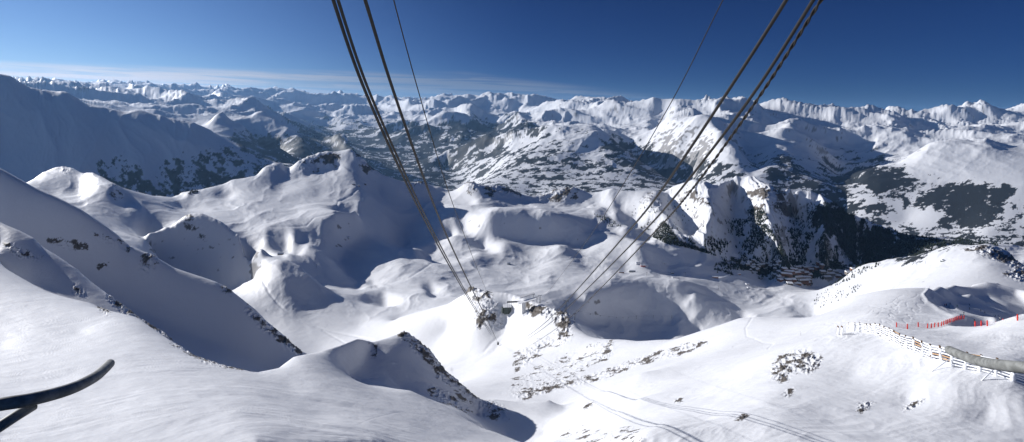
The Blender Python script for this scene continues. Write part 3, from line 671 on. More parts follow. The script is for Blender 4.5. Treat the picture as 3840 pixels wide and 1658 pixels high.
rock = np.maximum(np.maximum(rk, 0.7 * sstep(slope + nz1 * 2.2 + 0.8 * noise2(QU * 90, QY * 90, 402), 2.5, 2.65) * midslope), 0.75 * sstep(slope + 0.55 * nz1 + 0.9 * noise2(QU * 120, QY * 120, 404), 1.30, 1.5) * far * (1 - 0.6 * low) * (1 - sstep(D, 20000, 30000)) + 0.12 * sstep(slope + nz1, 1.6, 1.9) * (D > 3000) * (D < 9000))
def attr(name, a):
    at = me.attributes.new(name, 'FLOAT', 'POINT'); at.data.foreach_set('value', np.clip(a, 0, 1).astype(np.float32).reshape(-1))
attr('rock', rock); attr('forest', forest)

m = bpy.data.materials.new('snow ground'); m.use_nodes = True
t = m.node_tree; bs = t.nodes['Principled BSDF']
af = N(t, 'ShaderNodeAttribute', attribute_name='forest'); ar = N(t, 'ShaderNodeAttribute', attribute_name='rock')
c1 = MIX(t, ar.outputs['Fac'], (0.77, 0.78, 0.80), (0.12, 0.105, 0.09))
c2 = MIX(t, af.outputs['Fac'], c1, (0.030, 0.035, 0.036))
t.links.new(c2, bs.inputs['Base Color'])
bs.inputs['Roughness'].default_value = 0.6
bs.inputs['Specular IOR Level'].default_value = 0.25
# wind crust: fine stretched ripples near by, broad drift texture farther out
geo = N(t, 'ShaderNodeNewGeometry')
mp = N(t, 'ShaderNodeMapping'); mp.inputs['Rotation'].default_value = (0, 0, -0.51); mp.inputs['Scale'].default_value = (0.28, 1.0, 0.6)
t.links.new(geo.outputs['Position'], mp.inputs['Vector'])
nb1 = N(t, 'ShaderNodeTexNoise'); nb1.inputs['Scale'].default_value = 0.9; nb1.inputs['Detail'].default_value = 6; nb1.inputs['Roughness'].default_value = 0.6
nb2 = N(t, 'ShaderNodeTexNoise'); nb2.inputs['Scale'].default_value = 0.035; nb2.inputs['Detail'].default_value = 5; nb2.inputs['Roughness'].default_value = 0.55
t.links.new(mp.outputs[0], nb1.inputs['Vector']); t.links.new(geo.outputs['Position'], nb2.inputs['Vector'])
b1 = N(t, 'ShaderNodeBump'); b1.inputs['Distance'].default_value = 0.11; b1.inputs['Strength'].default_value = 0.8
b2 = N(t, 'ShaderNodeBump'); b2.inputs['Distance'].default_value = 1.6; b2.inputs['Strength'].default_value = 0.8
t.links.new(nb1.outputs[0], b1.inputs['Height']); t.links.new(nb2.outputs[0], b2.inputs['Height'])
t.links.new(b1.outputs[0], b2.inputs['Normal']); t.links.new(b2.outputs[0], bs.inputs['Normal'])
me.materials.append(m)

# ------------------------------------------------------------------ air
hz = bpy.data.meshes.new('haze')
bx = [(-110000, -3000), (110000, 78000), (-9000, 1700)]
hv = [(x, y, z) for x in (bx[0][0], bx[1][0]) for y in (bx[0][1], bx[1][1]) for z in bx[2]]
hz.from_pydata(hv, [], [(0, 1, 3, 2), (4, 6, 7, 5), (0, 4, 5, 1), (2, 3, 7, 6), (0, 2, 6, 4), (1, 5, 7, 3)])
ho = bpy.data.objects.new('haze', hz); C.objects.link(ho); ho['kind'] = 'stuff'
hm = bpy.data.materials.new('haze'); hm.use_nodes = True
ht = hm.node_tree; ht.nodes.clear()
pv = ht.nodes.new('ShaderNodeVolumePrincipled'); pv.inputs['Color'].default_value = (0.32, 0.60, 1.0, 1)
pv.inputs['Density'].default_value = 6.5e-6
pv.inputs['Anisotropy'].default_value = 0.35
hmo = ht.nodes.new('ShaderNodeOutputMaterial'); ht.links.new(pv.outputs[0], hmo.inputs['Volume'])
hz.materials.append(hm)

# ------------------------------------------------------------------ helpers for things
rnd = random.Random(7)
def mat(name, col, rough=0.7, metal=0.0, spec=0.3, var=0.0, scale=8.0):
    m_ = bpy.data.materials.new(name); m_.use_nodes = True
    t_ = m_.node_tree; b_ = t_.nodes['Principled BSDF']
    b_.inputs['Roughness'].default_value = rough; b_.inputs['Metallic'].default_value = metal
    b_.inputs['Specular IOR Level'].default_value = spec
    c = (*col, 1)
    if var:
        tcn = N(t_, 'ShaderNodeTexCoord')
        nz_ = N(t_, 'ShaderNodeTexNoise'); nz_.inputs['Scale'].default_value = scale; nz_.inputs['Detail'].default_value = 5
        t_.links.new(tcn.outputs['Object'], nz_.inputs['Vector'])
        lo = tuple(max(0, x * (1 - var)) for x in col); hi = tuple(min(1, x * (1 + var)) for x in col)
        t_.links.new(MIX(t_, RAMP(t_, nz_.outputs[0], 0.35, 0.65), lo, hi), b_.inputs['Base Color'])
    else:
        b_.inputs['Base Color'].default_value = c
    return m_
def tag(o, label=None, cat=None, group=None, kind=None):
    if label: o['label'] = label
    if cat: o['category'] = cat
    if group: o['group'] = group
    if kind: o['kind'] = kind
    return o
class MB:
    def __init__(self): self.v = []; self.f = []
    def add(self, vs, fs):
        n_ = len(self.v); self.v += [tuple(p) for p in vs]; self.f += [tuple(i + n_ for i in q) for q in fs]
    def box(self, c, s, rot=0.0, taper=1.0, M=None):
        cx, cy, cz = c; sx_, sy_, sz_ = (q / 2 for q in s); cr, sr = math.cos(rot), math.sin(rot)
        vs = []
        for z_, k_ in ((-sz_, 1.0), (sz_, taper)):
            for a_, b_ in ((-1, -1), (1, -1), (1, 1), (-1, 1)):
                x_, y_ = a_ * sx_ * k_, b_ * sy_ * k_
                p = Vector((cx + x_ * cr - y_ * sr, cy + x_ * sr + y_ * cr, cz + z_))
                vs.append(M @ p if M else p)
        self.add(vs, [(3, 2, 1, 0), (4, 5, 6, 7), (0, 1, 5, 4), (1, 2, 6, 5), (2, 3, 7, 6), (3, 0, 4, 7)])
    def tube(self, pts_, rad, sides=8, cap=True):
        pts_ = [Vector(p) for p in pts_]
        rads = rad if isinstance(rad, (list, tuple)) else [rad] * len(pts_)
        ref = Vector((0, 0, 1)); rings = []
        for i, p in enumerate(pts_):
            tg = (pts_[min(i + 1, len(pts_) - 1)] - pts_[max(i - 1, 0)]).normalized()
            s_ = tg.cross(ref)
            if s_.length < 1e-3: s_ = tg.cross(Vector((1, 0, 0)))
            s_.normalize(); u_ = s_.cross(tg)
            rings.append([p + (s_ * math.cos(a) + u_ * math.sin(a)) * rads[i] for a in [2 * math.pi * k_ / sides for k_ in range(sides)]])
        vs = [q for r_ in rings for q in r_]; fs = []
        for i in range(len(rings) - 1):
            for k_ in range(sides):
                a, b = i * sides + k_, i * sides + (k_ + 1) % sides
                fs.append((a, b, b + sides, a + sides))
        if cap:
            fs.append(tuple(range(sides))[::-1]); fs.append(tuple((len(rings) - 1) * sides + k_ for k_ in range(sides)))
        self.add(vs, fs)
    def beam(self, a, b, w, h):
        a, b = Vector(a), Vector(b); tg = (b - a).normalized(); ref = Vector((0, 0, 1))
        s_ = tg.cross(ref)
        if s_.length < 1e-3: s_ = Vector((1, 0, 0))
        s_.normalize(); u_ = s_.cross(tg)
        vs = [p + s_ * (i * w / 2) + u_ * (j * h / 2) for p in (a, b) for i, j in ((-1, -1), (1, -1), (1, 1), (-1, 1))]
        self.add(vs, [(0, 3, 2, 1), (4, 5, 6, 7), (0, 1, 5, 4), (1, 2, 6, 5), (2, 3, 7, 6), (3, 0, 4, 7)])
    def build(self, name, m_, parent=None, smooth=False, col=C):
        me_ = bpy.data.meshes.new(name); me_.from_pydata(self.v, [], self.f); me_.update()
        if smooth: me_.polygons.foreach_set('use_smooth', [True] * len(me_.polygons))
        o = bpy.data.objects.new(name, me_); col.objects.link(o)
        if m_: me_.materials.append(m_)
        if parent: o.parent = parent
        return o
def empty(name, loc=(0, 0, 0), rz=0.0):
    o = bpy.data.objects.new(name, None); C.objects.link(o); o.location = loc; o.rotation_euler = (0, 0, rz); o.empty_display_size = 0.1
    return o
def copy_tree(o, parent=None):
    c = o.copy(); C.objects.link(c)
    if parent: c.parent = parent
    for ch in [q for q in bpy.data.objects if q.parent == o]: copy_tree(ch, c)
    return c
def fast_copy(root, kids):
    c = root.copy(); C.objects.link(c)
    for k_ in kids:
        d = k_.copy(); C.objects.link(d); d.parent = c
    return c
# ground lookups on the finished terrain
cols_u = u1
def gz(x, y):
    u_ = x / y; i_ = int(np.clip(np.searchsorted(cols_u, u_), 1, NU - 1))
    t_ = (u_ - cols_u[i_ - 1]) / (cols_u[i_] - cols_u[i_ - 1]); w_ = math.log(y)
    a = np.interp(w_, Wd[:, i_ - 1], V[:, i_ - 1]); b = np.interp(w_, Wd[:, i_], V[:, i_])
    return float((a + (b - a) * t_) * y)
def on(px_, py_, d0, d1, dz=0.0):
    """the ground point between distances d0 and d1 that the photo shows at this pixel"""
    m_ = (D > d0) & (D < d1)
    jj = np.where(m_.any(axis=1))[0]; j0, j1 = jj.min(), jj.max() + 1
    e = np.where(m_[j0:j1], (PX[j0:j1] - px_) ** 2 + (PY[j0:j1] - py_) ** 2, 1e12)
    k_ = int(np.argmin(e)); j_, i_ = divmod(k_, NU)
    return Vector((X3[j0 + j_, i_], Y3[j0 + j_, i_], Z3[j0 + j_, i_] + dz))

M_rope = mat('dark steel rope', (0.035, 0.032, 0.03), 0.55, 0.4)
M_tube = mat('weathered galvanised steel', (0.20, 0.205, 0.195), 0.6, 0.0, var=0.25, scale=30)
M_snowc = mat('rime and snow crust', (0.82, 0.83, 0.85), 0.8)
M_wood = mat('bare larch board', (0.42, 0.27, 0.15), 0.8, var=0.3, scale=5)
M_wdark = mat('dark weathered post wood', (0.15, 0.095, 0.06), 0.85, var=0.3)
M_red = mat('red padding', (0.62, 0.04, 0.025), 0.6)
M_net = mat('purple red netting', (0.22, 0.04, 0.09), 0.8)
M_steel = mat('grey lift steel', (0.10, 0.11, 0.12), 0.6, 0.3)
M_conc = mat('snowy concrete', (0.55, 0.56, 0.58), 0.85, var=0.15)
M_darkwall = mat('dark green cladding', (0.05, 0.065, 0.06), 0.7, var=0.3, scale=0.6)
M_brown = mat('brown timber facade', (0.20, 0.095, 0.055), 0.8, var=0.35, scale=0.2)
M_grey = mat('grey timber facade', (0.17, 0.15, 0.13), 0.8, var=0.3, scale=0.2)
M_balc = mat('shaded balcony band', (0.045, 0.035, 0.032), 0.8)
M_needle = mat('dark conifer needles', (0.022, 0.032, 0.022), 0.9, var=0.4, scale=0.6)
M_bark = mat('conifer bark', (0.06, 0.04, 0.03), 0.9)

# ------------------------------------------------------------------ cableway ropes
def rope_path(pix, n_=90):
    """pix: (x, y, distance); smooth in picture terms, straight in 1/distance"""
    P_ = [(x, y, 1.0 / d) for x, y, d in pix]; out = []
    for i in range(len(P_) - 1):
        p0, p1, p2, p3 = P_[max(i - 1, 0)], P_[i], P_[i + 1], P_[min(i + 2, len(P_) - 1)]
        m_ = max(4, int(n_ * abs(p1[1] - p2[1]) / 1300))
        for k_ in range(m_ + (1 if i == len(P_) - 2 else 0)):
            t_ = k_ / m_
            cr_ = [0.5 * (2 * p1[j] + (p2[j] - p0[j]) * t_ + (2 * p0[j] - 5 * p1[j] + 4 * p2[j] - p3[j]) * t_ * t_ + (3 * p1[j] - p0[j] - 3 * p2[j] + p3[j]) * t_ ** 3) for j in (0, 1)]
            iv = p1[2] + (p2[2] - p1[2]) * t_
            out.append(P3(cr_[0], cr_[1], 1.0 / iv))
    return out
def Dp(l): return [(x * 1.4913, y * 1.4913, d) for x, y, d in l]
def rope(name, pix, r, label, strands=0):
    (xa, ya, da), (xb, yb, db) = pix[0], pix[1]      # carry the rope on overhead, past the viewpoint's roof
    k_ = (0.30 - 1 / da) / (1 / da - 1 / db)
    pth = rope_path(pix, 90 if not strands else 700)
    m_ = 24 if not strands else 500
    lead = [P3(xa + (xa - xb) * k_ * f_ / m_, ya + (ya - yb) * k_ * f_ / m_, 1 / (1 / da + (0.30 - 1 / da) * f_ / m_)) for f_ in range(m_, 0, -1)]
    pth = lead + pth
    b_ = MB()
    if not strands:
        b_.tube(pth, r, 8)
    else:
        for s_ in range(strands):
            ph, q = 0.0, []
            for i, p in enumerate(pth):
                tg = (pth[min(i + 1, len(pth) - 1)] - pth[max(i - 1, 0)]).normalized()
                a_ = tg.cross(Vector((0, 0, 1))).normalized(); c_ = a_.cross(tg)
                if i: ph += (p - pth[i - 1]).length / 1.1 * 2 * math.pi
                f_ = ph + s_ * 2 * math.pi / strands
                q.append(p + (a_ * math.cos(f_) + c_ * math.sin(f_)) * r * 0.55)
            b_.tube(q[:len(q) * 3 // 4], r * 0.6, 6)
            b_.tube(q[len(q) * 3 // 4 - 3:], r * 0.6, 5)
    o = b_.build(name, M_rope, smooth=True)
    return tag(o, label, 'cable', 'ropes of the cable car')
rope('haul_cable', Dp([(800,-130,12.5),(838,0,14.5),(909,206,18),(1013,442,25),(1094,603,38),(1174,745,75),(1245,858,1000)]), 0.062, 'outermost left of the two thick dark ropes that run side by side')
rope('haul_cable', Dp([(811,-130,12.5),(850,0,14.5),(919,206,18),(1021,442,25),(1100,603,38),(1178,745,75),(1249,858,1000)]), 0.055, 'thick dark rope just right of the leftmost rope, nearly touching it')
rope('haul_cable', Dp([(874,-130,13),(918,0,15),(980,201,18.5),(1064,443,25),(1128,603,38),(1227,809,90),(1250,858,1000)]), 0.064, 'single thick dark rope between the left pair and the thin left wire')
rope('signal_cable', Dp([(958,-130,13),(990,0,15),(1044,201,18.5),(1115,443,25),(1172,603,38),(1212,705,75),(1250,790,1000)]), 0.022, 'thin wire right of the three thick left ropes')
rope('haul_cable', Dp([(2050,-130,12.5),(1977,0,14.5),(1827,235,18.5),(1665,476,26),(1562,603,38),(1393,791,90),(1302,862,900)]), 0.060, 'thick dark rope nearest the picture centre on the right side')
rope('haul_cable', Dp([(2123,-130,12.5),(2045,0,14.5),(1895,235,18.5),(1712,476,26),(1599,603,38),(1409,791,90),(1306,866,900)]), 0.058, 'middle one of the three thick ropes on the right')
rope('haul_cable', Dp([(2148,-130,12.5),(2065,0,14.5),(1915,235,18.5),(1741,476,26),(1628,603,38),(1438,795,90),(1315,880,900)]), 0.058, 'twisted rope with visible strands, outermost right of all ropes', strands=2)
rope('signal_cable', Dp([(1890,-130,13),(1818,0,15),(1700,235,18.5),(1560,476,26),(1470,613,38),(1363,754,600)]), 0.018, 'very thin wire left of the three thick right ropes')

# ------------------------------------------------------------------ bent steel tubes beside the viewpoint
def tube_thing(name, pix, d, rpx, label, cap=True):
    r_ = [rp * d / FOC for rp in rpx]
    pth = []; rr = []
    for i in range(len(pix) - 1):
        p0, p1, p2, p3 = pix[max(i - 1, 0)], pix[i], pix[i + 1], pix[min(i + 2, len(pix) - 1)]
        for k_ in range(10):
            t_ = k_ / 10
            q = [0.5 * (2 * p1[j] + (p2[j] - p0[j]) * t_ + (2 * p0[j] - 5 * p1[j] + 4 * p2[j] - p3[j]) * t_ * t_ + (3 * p1[j] - p0[j] - 3 * p2[j] + p3[j]) * t_ ** 3) for j in (0, 1, 2)]
            pth.append(P3(q[0], q[1], q[2])); rr.append(r_[i] + (r_[i + 1] - r_[i]) * t_)
    pth.append(P3(*pix[-1])); rr.append(r_[-1])
    return pth, rr
T = [(-420,1590,1.75),(-200,1555,1.8),(0,1517,1.85),(102,1501,1.9),(205,1477,2.0),(286,1450,2.1),(354,1415,2.25),(389,1386,2.4),(409,1366,2.55)]
root = empty('railing_tube', P3(0, 1700, 1.85))
pth, rr = tube_thing('x', T, 1.0, [1] * 9, '')
RT = 0.0245
b_ = MB(); b_.tube([p - root.location for p in pth], RT, 20); b_.build('upper_tube', M_tube, root, True)
b_ = MB(); b_.tube([P3(-260,1800,1.75) - root.location, P3(-20,1612,1.83) - root.location, P3(60,1560,1.9) - root.location, P3(125,1520,1.96) - root.location], 0.0215, 16); b_.build('lower_tube', M_tube, root, True)
tag(root, 'dark grey steel tube curving up at the lower left with a second tube below', 'railing')
root = empty('railing_tube', P3(3840, 1700, 2.0))
T2 = [(3561,1314,2.5),(3585,1324,2.42),(3638,1345,2.3),(3699,1361,2.15),(3763,1371,2.0),(3840,1379,1.9),(3960,1388,1.8),(4200,1395,1.6)]
pth, rr = tube_thing('x', T2, 1.0, [1] * 8, '')
b_ = MB(); b_.tube([p - root.location for p in pth], [0.012] + [0.0225] * (len(pth) - 1), 20); b_.build('upper_tube', M_tube, root, True)
b_ = MB(); b_.tube([p - root.location for p in pth[26:28]], 0.0233, 20); b_.build('weld_seam', M_tube, root, True)
tag(root, 'grey green steel tube end in front of the snowy slat fence', 'railing')

# ------------------------------------------------------------------ rime-covered slat fence
fr = on(3440, 1326, 80, 120); root = empty('snow_fence', fr)
tops = []
for i, (x, y, d) in enumerate(FENCE):
    p = P3(x, y, d); p.z = gz(p.x, p.y) - 0.3
    hgt = (3.3 - 0.5 * max(0, i - 14) / 9) * (0.80 if i < 6 else 1.0) * (0.96 + 0.08 * rnd.random())
    nxt = P3(*FENCE[min(i + 1, len(FENCE) - 1)]); prv = P3(*FENCE[max(i - 1, 0)])
    dirv = (nxt - prv); dirv.z = 0; dirv.normalize(); nrm = Vector((-dirv.y, dirv.x, 0))
    if nrm.y < 0: nrm = -nrm
    top = p + Vector((0, 0, hgt + 0.3)) + nrm * 0.25
    tops.append((p, top, dirv, nrm, hgt))
for i, (p, top, dirv, nrm, hgt) in enumerate(tops):
    b_ = MB(); b_.beam(p - fr, top - fr, 0.26, 0.26)
    po = b_.build('post', M_wdark, root)
    c_ = MB()   # rime plastered on the windward side of the post, leaving the head bare
    a_, e_ = p + (top - p) * 0.06 - nrm * 0.10, p + (top - p) * (0.86 if i % 3 else 0.93) - nrm * 0.10
    c_.tube([a_ - fr + Vector((rnd.uniform(-.03, .03), 0, 0)) if k_ % 2 else (a_ + (e_ - a_) * k_ / 6) - fr for k_ in (0,)] + [(a_ + (e_ - a_) * k_ / 6) - fr + dirv * rnd.uniform(-.06, .06) for k_ in range(1, 7)], [0.27 + rnd.uniform(-.04, .12) for _ in range(7)], 7)
    c_.build('rime_crust', M_snowc, po, True)
for i in range(len(tops) - 1):
    p0, t0, _, nr, h0 = tops[i]; p1, t1, _, _, h1 = tops[i + 1]
    sb, cb_ = MB(), MB(); wb = MB()
    for k_ in range(6):
        f_ = 0.16 + 0.15 * k_
        a_ = p0 + (t0 - p0) * f_ - nr * 0.14; e_ = p1 + (t1 - p1) * f_ - nr * 0.14
        a_ = a_ + Vector((0, 0, rnd.uniform(-.05, .05))); e_ = e_ + Vector((0, 0, rnd.uniform(-.05, .05)))
        bare = (9 < i < 20) and rnd.random() < 0.14
        (wb if bare else sb).beam(a_ - fr, e_ - fr, 0.05, 0.24)
        if not bare:
            q = [a_ + (e_ - a_) * (j / 7) - fr + Vector((0, -0.03, rnd.uniform(-.03, .05))) for j in range(8)]
            cb_.tube(q, [0.10 + rnd.uniform(-.03, .07) for _ in range(8)], 6)
    pn = sb.build('slat_panel', M_snowc, root) if sb.v else None
    if cb_.v: cb_.build('rime_crust', M_snowc, pn or root, True)
    if wb.v: wb.build('bare_slats', M_wood, root)
for i in (7, 9, 11, 12, 14, 17, 20):
    p, top, dirv, nrm, hgt = tops[i]
    foot = p + (top - p) * 0.55
    g = p - nrm * 4.2 + dirv * rnd.uniform(-.4, .4); g.z = gz(g.x, g.y) - 0.1
    b_ = MB(); b_.tube([foot - fr, (foot + g) / 2 - fr, g - fr], [0.07, 0.09, 0.12], 6); b_.build('brace', M_snowc, root, True)
tag(root, 'long wooden slat snow fence plastered with white rime on the right slope', 'fence')
for (x, y) in ((3141, 1256), (3153, 1257)):
    p = on(x, y, 120, 170); b_ = MB(); b_.beam((0, 0, -.2), (0.15, 0, 2.6), 0.5, 0.2); o = b_.build('snow_stake', M_wdark)
    o.location = p
    c_ = MB(); c_.beam((0, -.18, 0.1), (0.12, -.18, 2.2), 0.62, 0.22); cr = c_.build('rime_crust', M_snowc, o)
    tag(o, 'left one of two loose snowy stakes beyond the fence end' if x < 3150 else 'right one of two loose snowy stakes, next to the fence end', 'stake', 'loose stakes beside the fence')

# ------------------------------------------------------------------ marker poles on the piste shoulder
pole_l = ['pale marker pole standing lowest and nearest in the row above the ski tracks', 'second marker pole up the row from the lowest one', 'third marker pole up the row above the ski tracks', 'fourth marker pole up the row, above the ski tracks', 'fifth marker pole up the row, before the snow bank', 'marker pole close to the top of the row by the bank', 'topmost thin marker pole where the row meets the bank', 'lone marker pole on the open slope left of the fence end', 'thin marker pole just behind the lone one left of the fence']
for (x, y, h), lb in zip([(3274,1176,2.3),(3325,1146,2.4),(3366,1127,2.3),(3403,1113,2.3),(3437,1100,2.3),(3468,1089,2.4),(3484,1083,2.2),(3001,1260,2.1),(2997,1244,1.8)], pole_l):
    p = on(x, y, 170, 480); b_ = MB()
    b_.tube([(0, 0, -.2), (0.01, 0, h * .6), (0, 0, h)], [0.11, 0.10, 0.06], 8)
    o = b_.build('marker_pole', M_snowc, None, True); o.location = p
    c_ = MB(); c_.tube([(0, 0, h), (0, 0, h + .18)], [0.09, 0.05], 8); c_.build('pole_cap', M_wdark, o)
    tag(o, lb, 'pole', 'marker poles along the piste shoulder')

# ------------------------------------------------------------------ red safety nets
def net(name, pix, d0, d1, h, label, heavy=0):
    ps = [on(x, y, d0, d1) for x, y in pix]
    r0 = empty(name, ps[len(ps) // 2]); o0 = r0.location.copy()
    for i, p in enumerate(ps):
        b_ = MB(); ln = rnd.uniform(-.12, .2)
        b_.tube([p - o0 + Vector((0, 0, -.1)), p - o0 + Vector((ln * .5, 0, h * .5)), p - o0 + Vector((ln, 0, h))], [0.17, 0.19, 0.15], 8)
        b_.build('pole_pad', M_red, r0, True)
    for i in range(len(ps) - 1):
        b_ = MB()
        for k_ in range(7):
            z_ = h * (0.1 + 0.8 * k_ / 6); sg = 0.12
            b_.tube([ps[i] - o0 + Vector((0, 0, z_)), (ps[i] + ps[i + 1]) / 2 - o0 + Vector((0, 0, z_ - sg)), ps[i + 1] - o0 + Vector((0, 0, z_))], 0.014, 4, False)
        for k_ in range(1, 12):
            q = ps[i] + (ps[i + 1] - ps[i]) * k_ / 12 - o0
            b_.tube([q + Vector((0, 0, h * .1)), q + Vector((0, 0, h * .88))], 0.012, 4, False)
        b_.build('net', M_net, r0)
    tag(r0, label, 'safety net')
c6 = lambda l: [(3100 + x / 2.4716, 1000 + y / 2.4716) for x, y in l]
net('safety_net', c6([(650,562),(748,580),(845,560),(932,571),(968,571),(1000,565),(1033,560),(1062,552),(1083,544),(1104,536),(1118,531),(1135,524),(1150,518),(1167,511),(1183,505),(1198,500),(1215,496),(1235,492),(1253,488),(1270,485)]), 120, 300, 1.9, 'red padded net fence climbing towards the end of the snow bank')
net('safety_net', c6([(1375,557),(1430,553),(1490,552),(1565,545),(1632,533),(1698,520),(1768,503),(1840,487),(1900,476)]), 110, 260, 1.9, 'red netting on padded poles running out at the right edge of the picture')

# ------------------------------------------------------------------ skiers
def skin(name, joints, edges, m_, parent=None):
    me_ = bpy.data.meshes.new(name); me_.from_pydata([j[:3] for j in joints], edges, []); me_.update()
    o = bpy.data.objects.new(name, me_); C.objects.link(o)
    md = o.modifiers.new('skin', 'SKIN')
    for i, j in enumerate(joints):
        sv = me_.skin_vertices[0].data[i]; sv.radius = (j[3], j[3]); sv.use_root = (i == 0)
    md2 = o.modifiers.new('sub', 'SUBSURF'); md2.levels = 1; md2.render_levels = 1
    dg = bpy.context.evaluated_depsgraph_get(); ev = o.evaluated_get(dg)
    nm = bpy.data.meshes.new_from_object(ev)
    o.modifiers.clear(); o.data = nm; bpy.data.meshes.remove(me_)
    nm.polygons.foreach_set('use_smooth', [True] * len(nm.polygons))
    nm.materials.clear(); nm.materials.append(m_)
    if parent: o.parent = parent
    return o
M_skin = mat('skin', (0.45, 0.28, 0.2), 0.6)
M_dark = mat('black ski clothing', (0.02, 0.022, 0.03), 0.8)
M_helm = mat('helmet', (0.05, 0.05, 0.055), 0.3)
cols_ = {'red': (0.5, 0.03, 0.04), 'green': (0.2, 0.55, 0.08), 'black': (0.02, 0.02, 0.03), 'white': (0.7, 0.7, 0.72), 'blue': (0.04, 0.08, 0.25), 'teal': (0.03, 0.2, 0.22)}
M_jk = {k_: mat(k_ + ' ski jacket', v_, 0.8) for k_, v_ in cols_.items()}
def person(lb, jk, p, rz, bend=0.0):
    kn = 0.10 + bend
    J = [(0, 0, .95, .15), (0, -.02, 1.2, .15), (0, -.02 + bend * .3, 1.42, .14), (0, .02 + bend * .4, 1.54, .065), (0, .05 + bend * .5, 1.66, .105), (0, .05 + bend * .5, 1.76, .06),
         (.12, kn, .52, .085), (.14, 0, .12, .07), (.14, .15, .06, .06), (-.12, kn, .52, .085), (-.14, 0, .12, .07), (-.14, .15, .06, .06),
         (.22, bend * .3, 1.40, .075), (.34, .08, 1.14, .055), (.30, .32, 1.06, .045), (-.22, bend * .3, 1.40, .075), (-.34, .08, 1.14, .055), (-.30, .32, 1.06, .045)]
    E = [(0, 1), (1, 2), (2, 3), (3, 4), (4, 5), (0, 6), (6, 7), (7, 8), (0, 9), (9, 10), (10, 11), (2, 12), (12, 13), (13, 14), (2, 15), (15, 16), (16, 17)]
    body = skin('person', J, E, M_dark)
    body.location = p; body.rotation_euler = (0, 0, rz)
    skin('jacket', [(0, 0, .98, .19), (0, -.02, 1.2, .185), (0, -.02 + bend * .3, 1.43, .165), (.23, bend * .3, 1.41, .095), (.35, .08, 1.14, .075), (.31, .27, 1.08, .06), (-.23, bend * .3, 1.41, .095), (-.35, .08, 1.14, .075), (-.31, .27, 1.08, .06)], [(0, 1), (1, 2), (2, 3), (3, 4), (4, 5), (2, 6), (6, 7), (7, 8)], M_jk[jk], body)
    skin('helmet', [(0, .03 + bend * .5, 1.68, .12), (0, .02 + bend * .5, 1.77, .10)], [(0, 1)], M_helm, body)
    for s_ in (-1, 1):
        b_ = MB(); b_.box((s_ * .14, .1, .03), (.1, 1.65, .03)); b_.build('ski', M_dark, body)
        b_ = MB(); b_.tube([(s_ * .31, .32, 1.1), (s_ * .42, .25, .05)], .014, 5); b_.build('ski_pole', M_steel, body)
    return tag(body, lb, 'person', 'skiers on the shaded piste')
c9 = lambda x, y: (3400 + x / 5.8545, 1080 + y / 5.8545)
for lb, jk, (x, y), rz, bd in [
    ('skier in a red jacket, leftmost of the standing group on the piste', 'red', (832, 395), 0.4, 0.05),
    ('skier in dark clothes close beside the one in red', 'black', (876, 385), -0.5, 0.05),
    ('skier in dark clothes above the pair of skis laid in snow', 'blue', (965, 375), 0.9, 0.05),
    ('skier in a white jacket bending low beside the dark skier', 'white', (935, 425), 1.2, 0.3),
    ('skier in a bright green jacket alone on the sunlit snow', 'green', (1116, 422), 0.2, 0.1),
    ('dark skier in the shade, upper of two one above the other', 'black', (1380, 392), -1.0, 0.1),
    ('skier in teal below the dark skier on the shade line', 'teal', (1380, 468), -1.2, 0.15),
    ('skier in black in deep shade left of the white jacket', 'black', (1622, 515), -1.4, 0.1),
    ('skier in a white jacket at the lower edge of the sunlit streak', 'white', (1706, 560), -1.5, 0.15),
    ('large dark skier nearest the viewer between the two red nets', 'black', (1486, 752), 2.9, 0.15),
    ('dark skier behind the right net, left of the white one', 'black', (1938, 640), 1.5, 0.1),
    ('dark skier behind the right net, upper right of its neighbour', 'blue', (2008, 618), 1.3, 0.1),
    ('skier in white just above the second net', 'white', (2052, 705), 1.6, 0.2),
    ('skier in dark clothes standing on the end of the snow bank', 'black', (1256, 590), 0.0, 0.05)]:
    px_, py_ = c9(x, y)
    person(lb, jk, on(px_, py_, 150, 520), rz, bd)

# ------------------------------------------------------------------ lift station on the rocky ridge
def station():
    p = on(1902, 1172, 820, 1080); r0 = empty('lift_station', p)
    b_ = MB(); b_.box((0, 0, 6.5), (15, 11, 15), 0.12); w_ = b_.build('wall', M_darkwall, r0)
    b_ = MB()
    for k_ in range(6): b_.box((-6 + 2.4 * k_, -5.75, 7), (0.35, 0.3, 13), 0.12)
    b_.build('window_mullion', M_steel, w_)
    b_ = MB(); b_.box((-.5, 0, 14.6), (17.5, 13, 1.4), 0.12); b_.build('roof', M_snowc, r0)
    b_ = MB(); b_.box((-9.5, 1, 5), (4, 8, 11), 0.3); b_.build('annexe', M_darkwall, r0)
    tag(r0, 'dark box shaped lift station hut with a snowy flat roof on the ridge', 'building')
    p = on(1962, 1174, 800, 1060); r0 = empty('arrival_platform', p)
    b_ = MB(); b_.box((0, 0, 10), (7, 7, 24), 0.2, 0.9); b_.build('tower', M_conc, r0)
    b_ = MB(); b_.beam((-12, -2, 20), (24, 6, 27), 9, 1.6); b_.build('roof', M_snowc, r0)
    b_ = MB(); b_.beam((-8, 8, 27), (22, 18, 33), 5, 2.2); b_.build('canopy', M_conc, r0)
    b_ = MB(); b_.beam((-34, 6, 18), (-4, 6, 20), 6, 1.0); dk = b_.build('deck', M_steel, r0)
    b_ = MB()
    for k_ in range(9): b_.beam((-32 + 3.6 * k_, 4, 4), (-32 + 3.6 * k_, 4, 22), 0.5, 0.5)
    b_.build('deck_frame', M_steel, dk)
    tag(r0, 'pale concrete arrival tower with slanting snowy roofs beside the dark hut', 'building')
station()
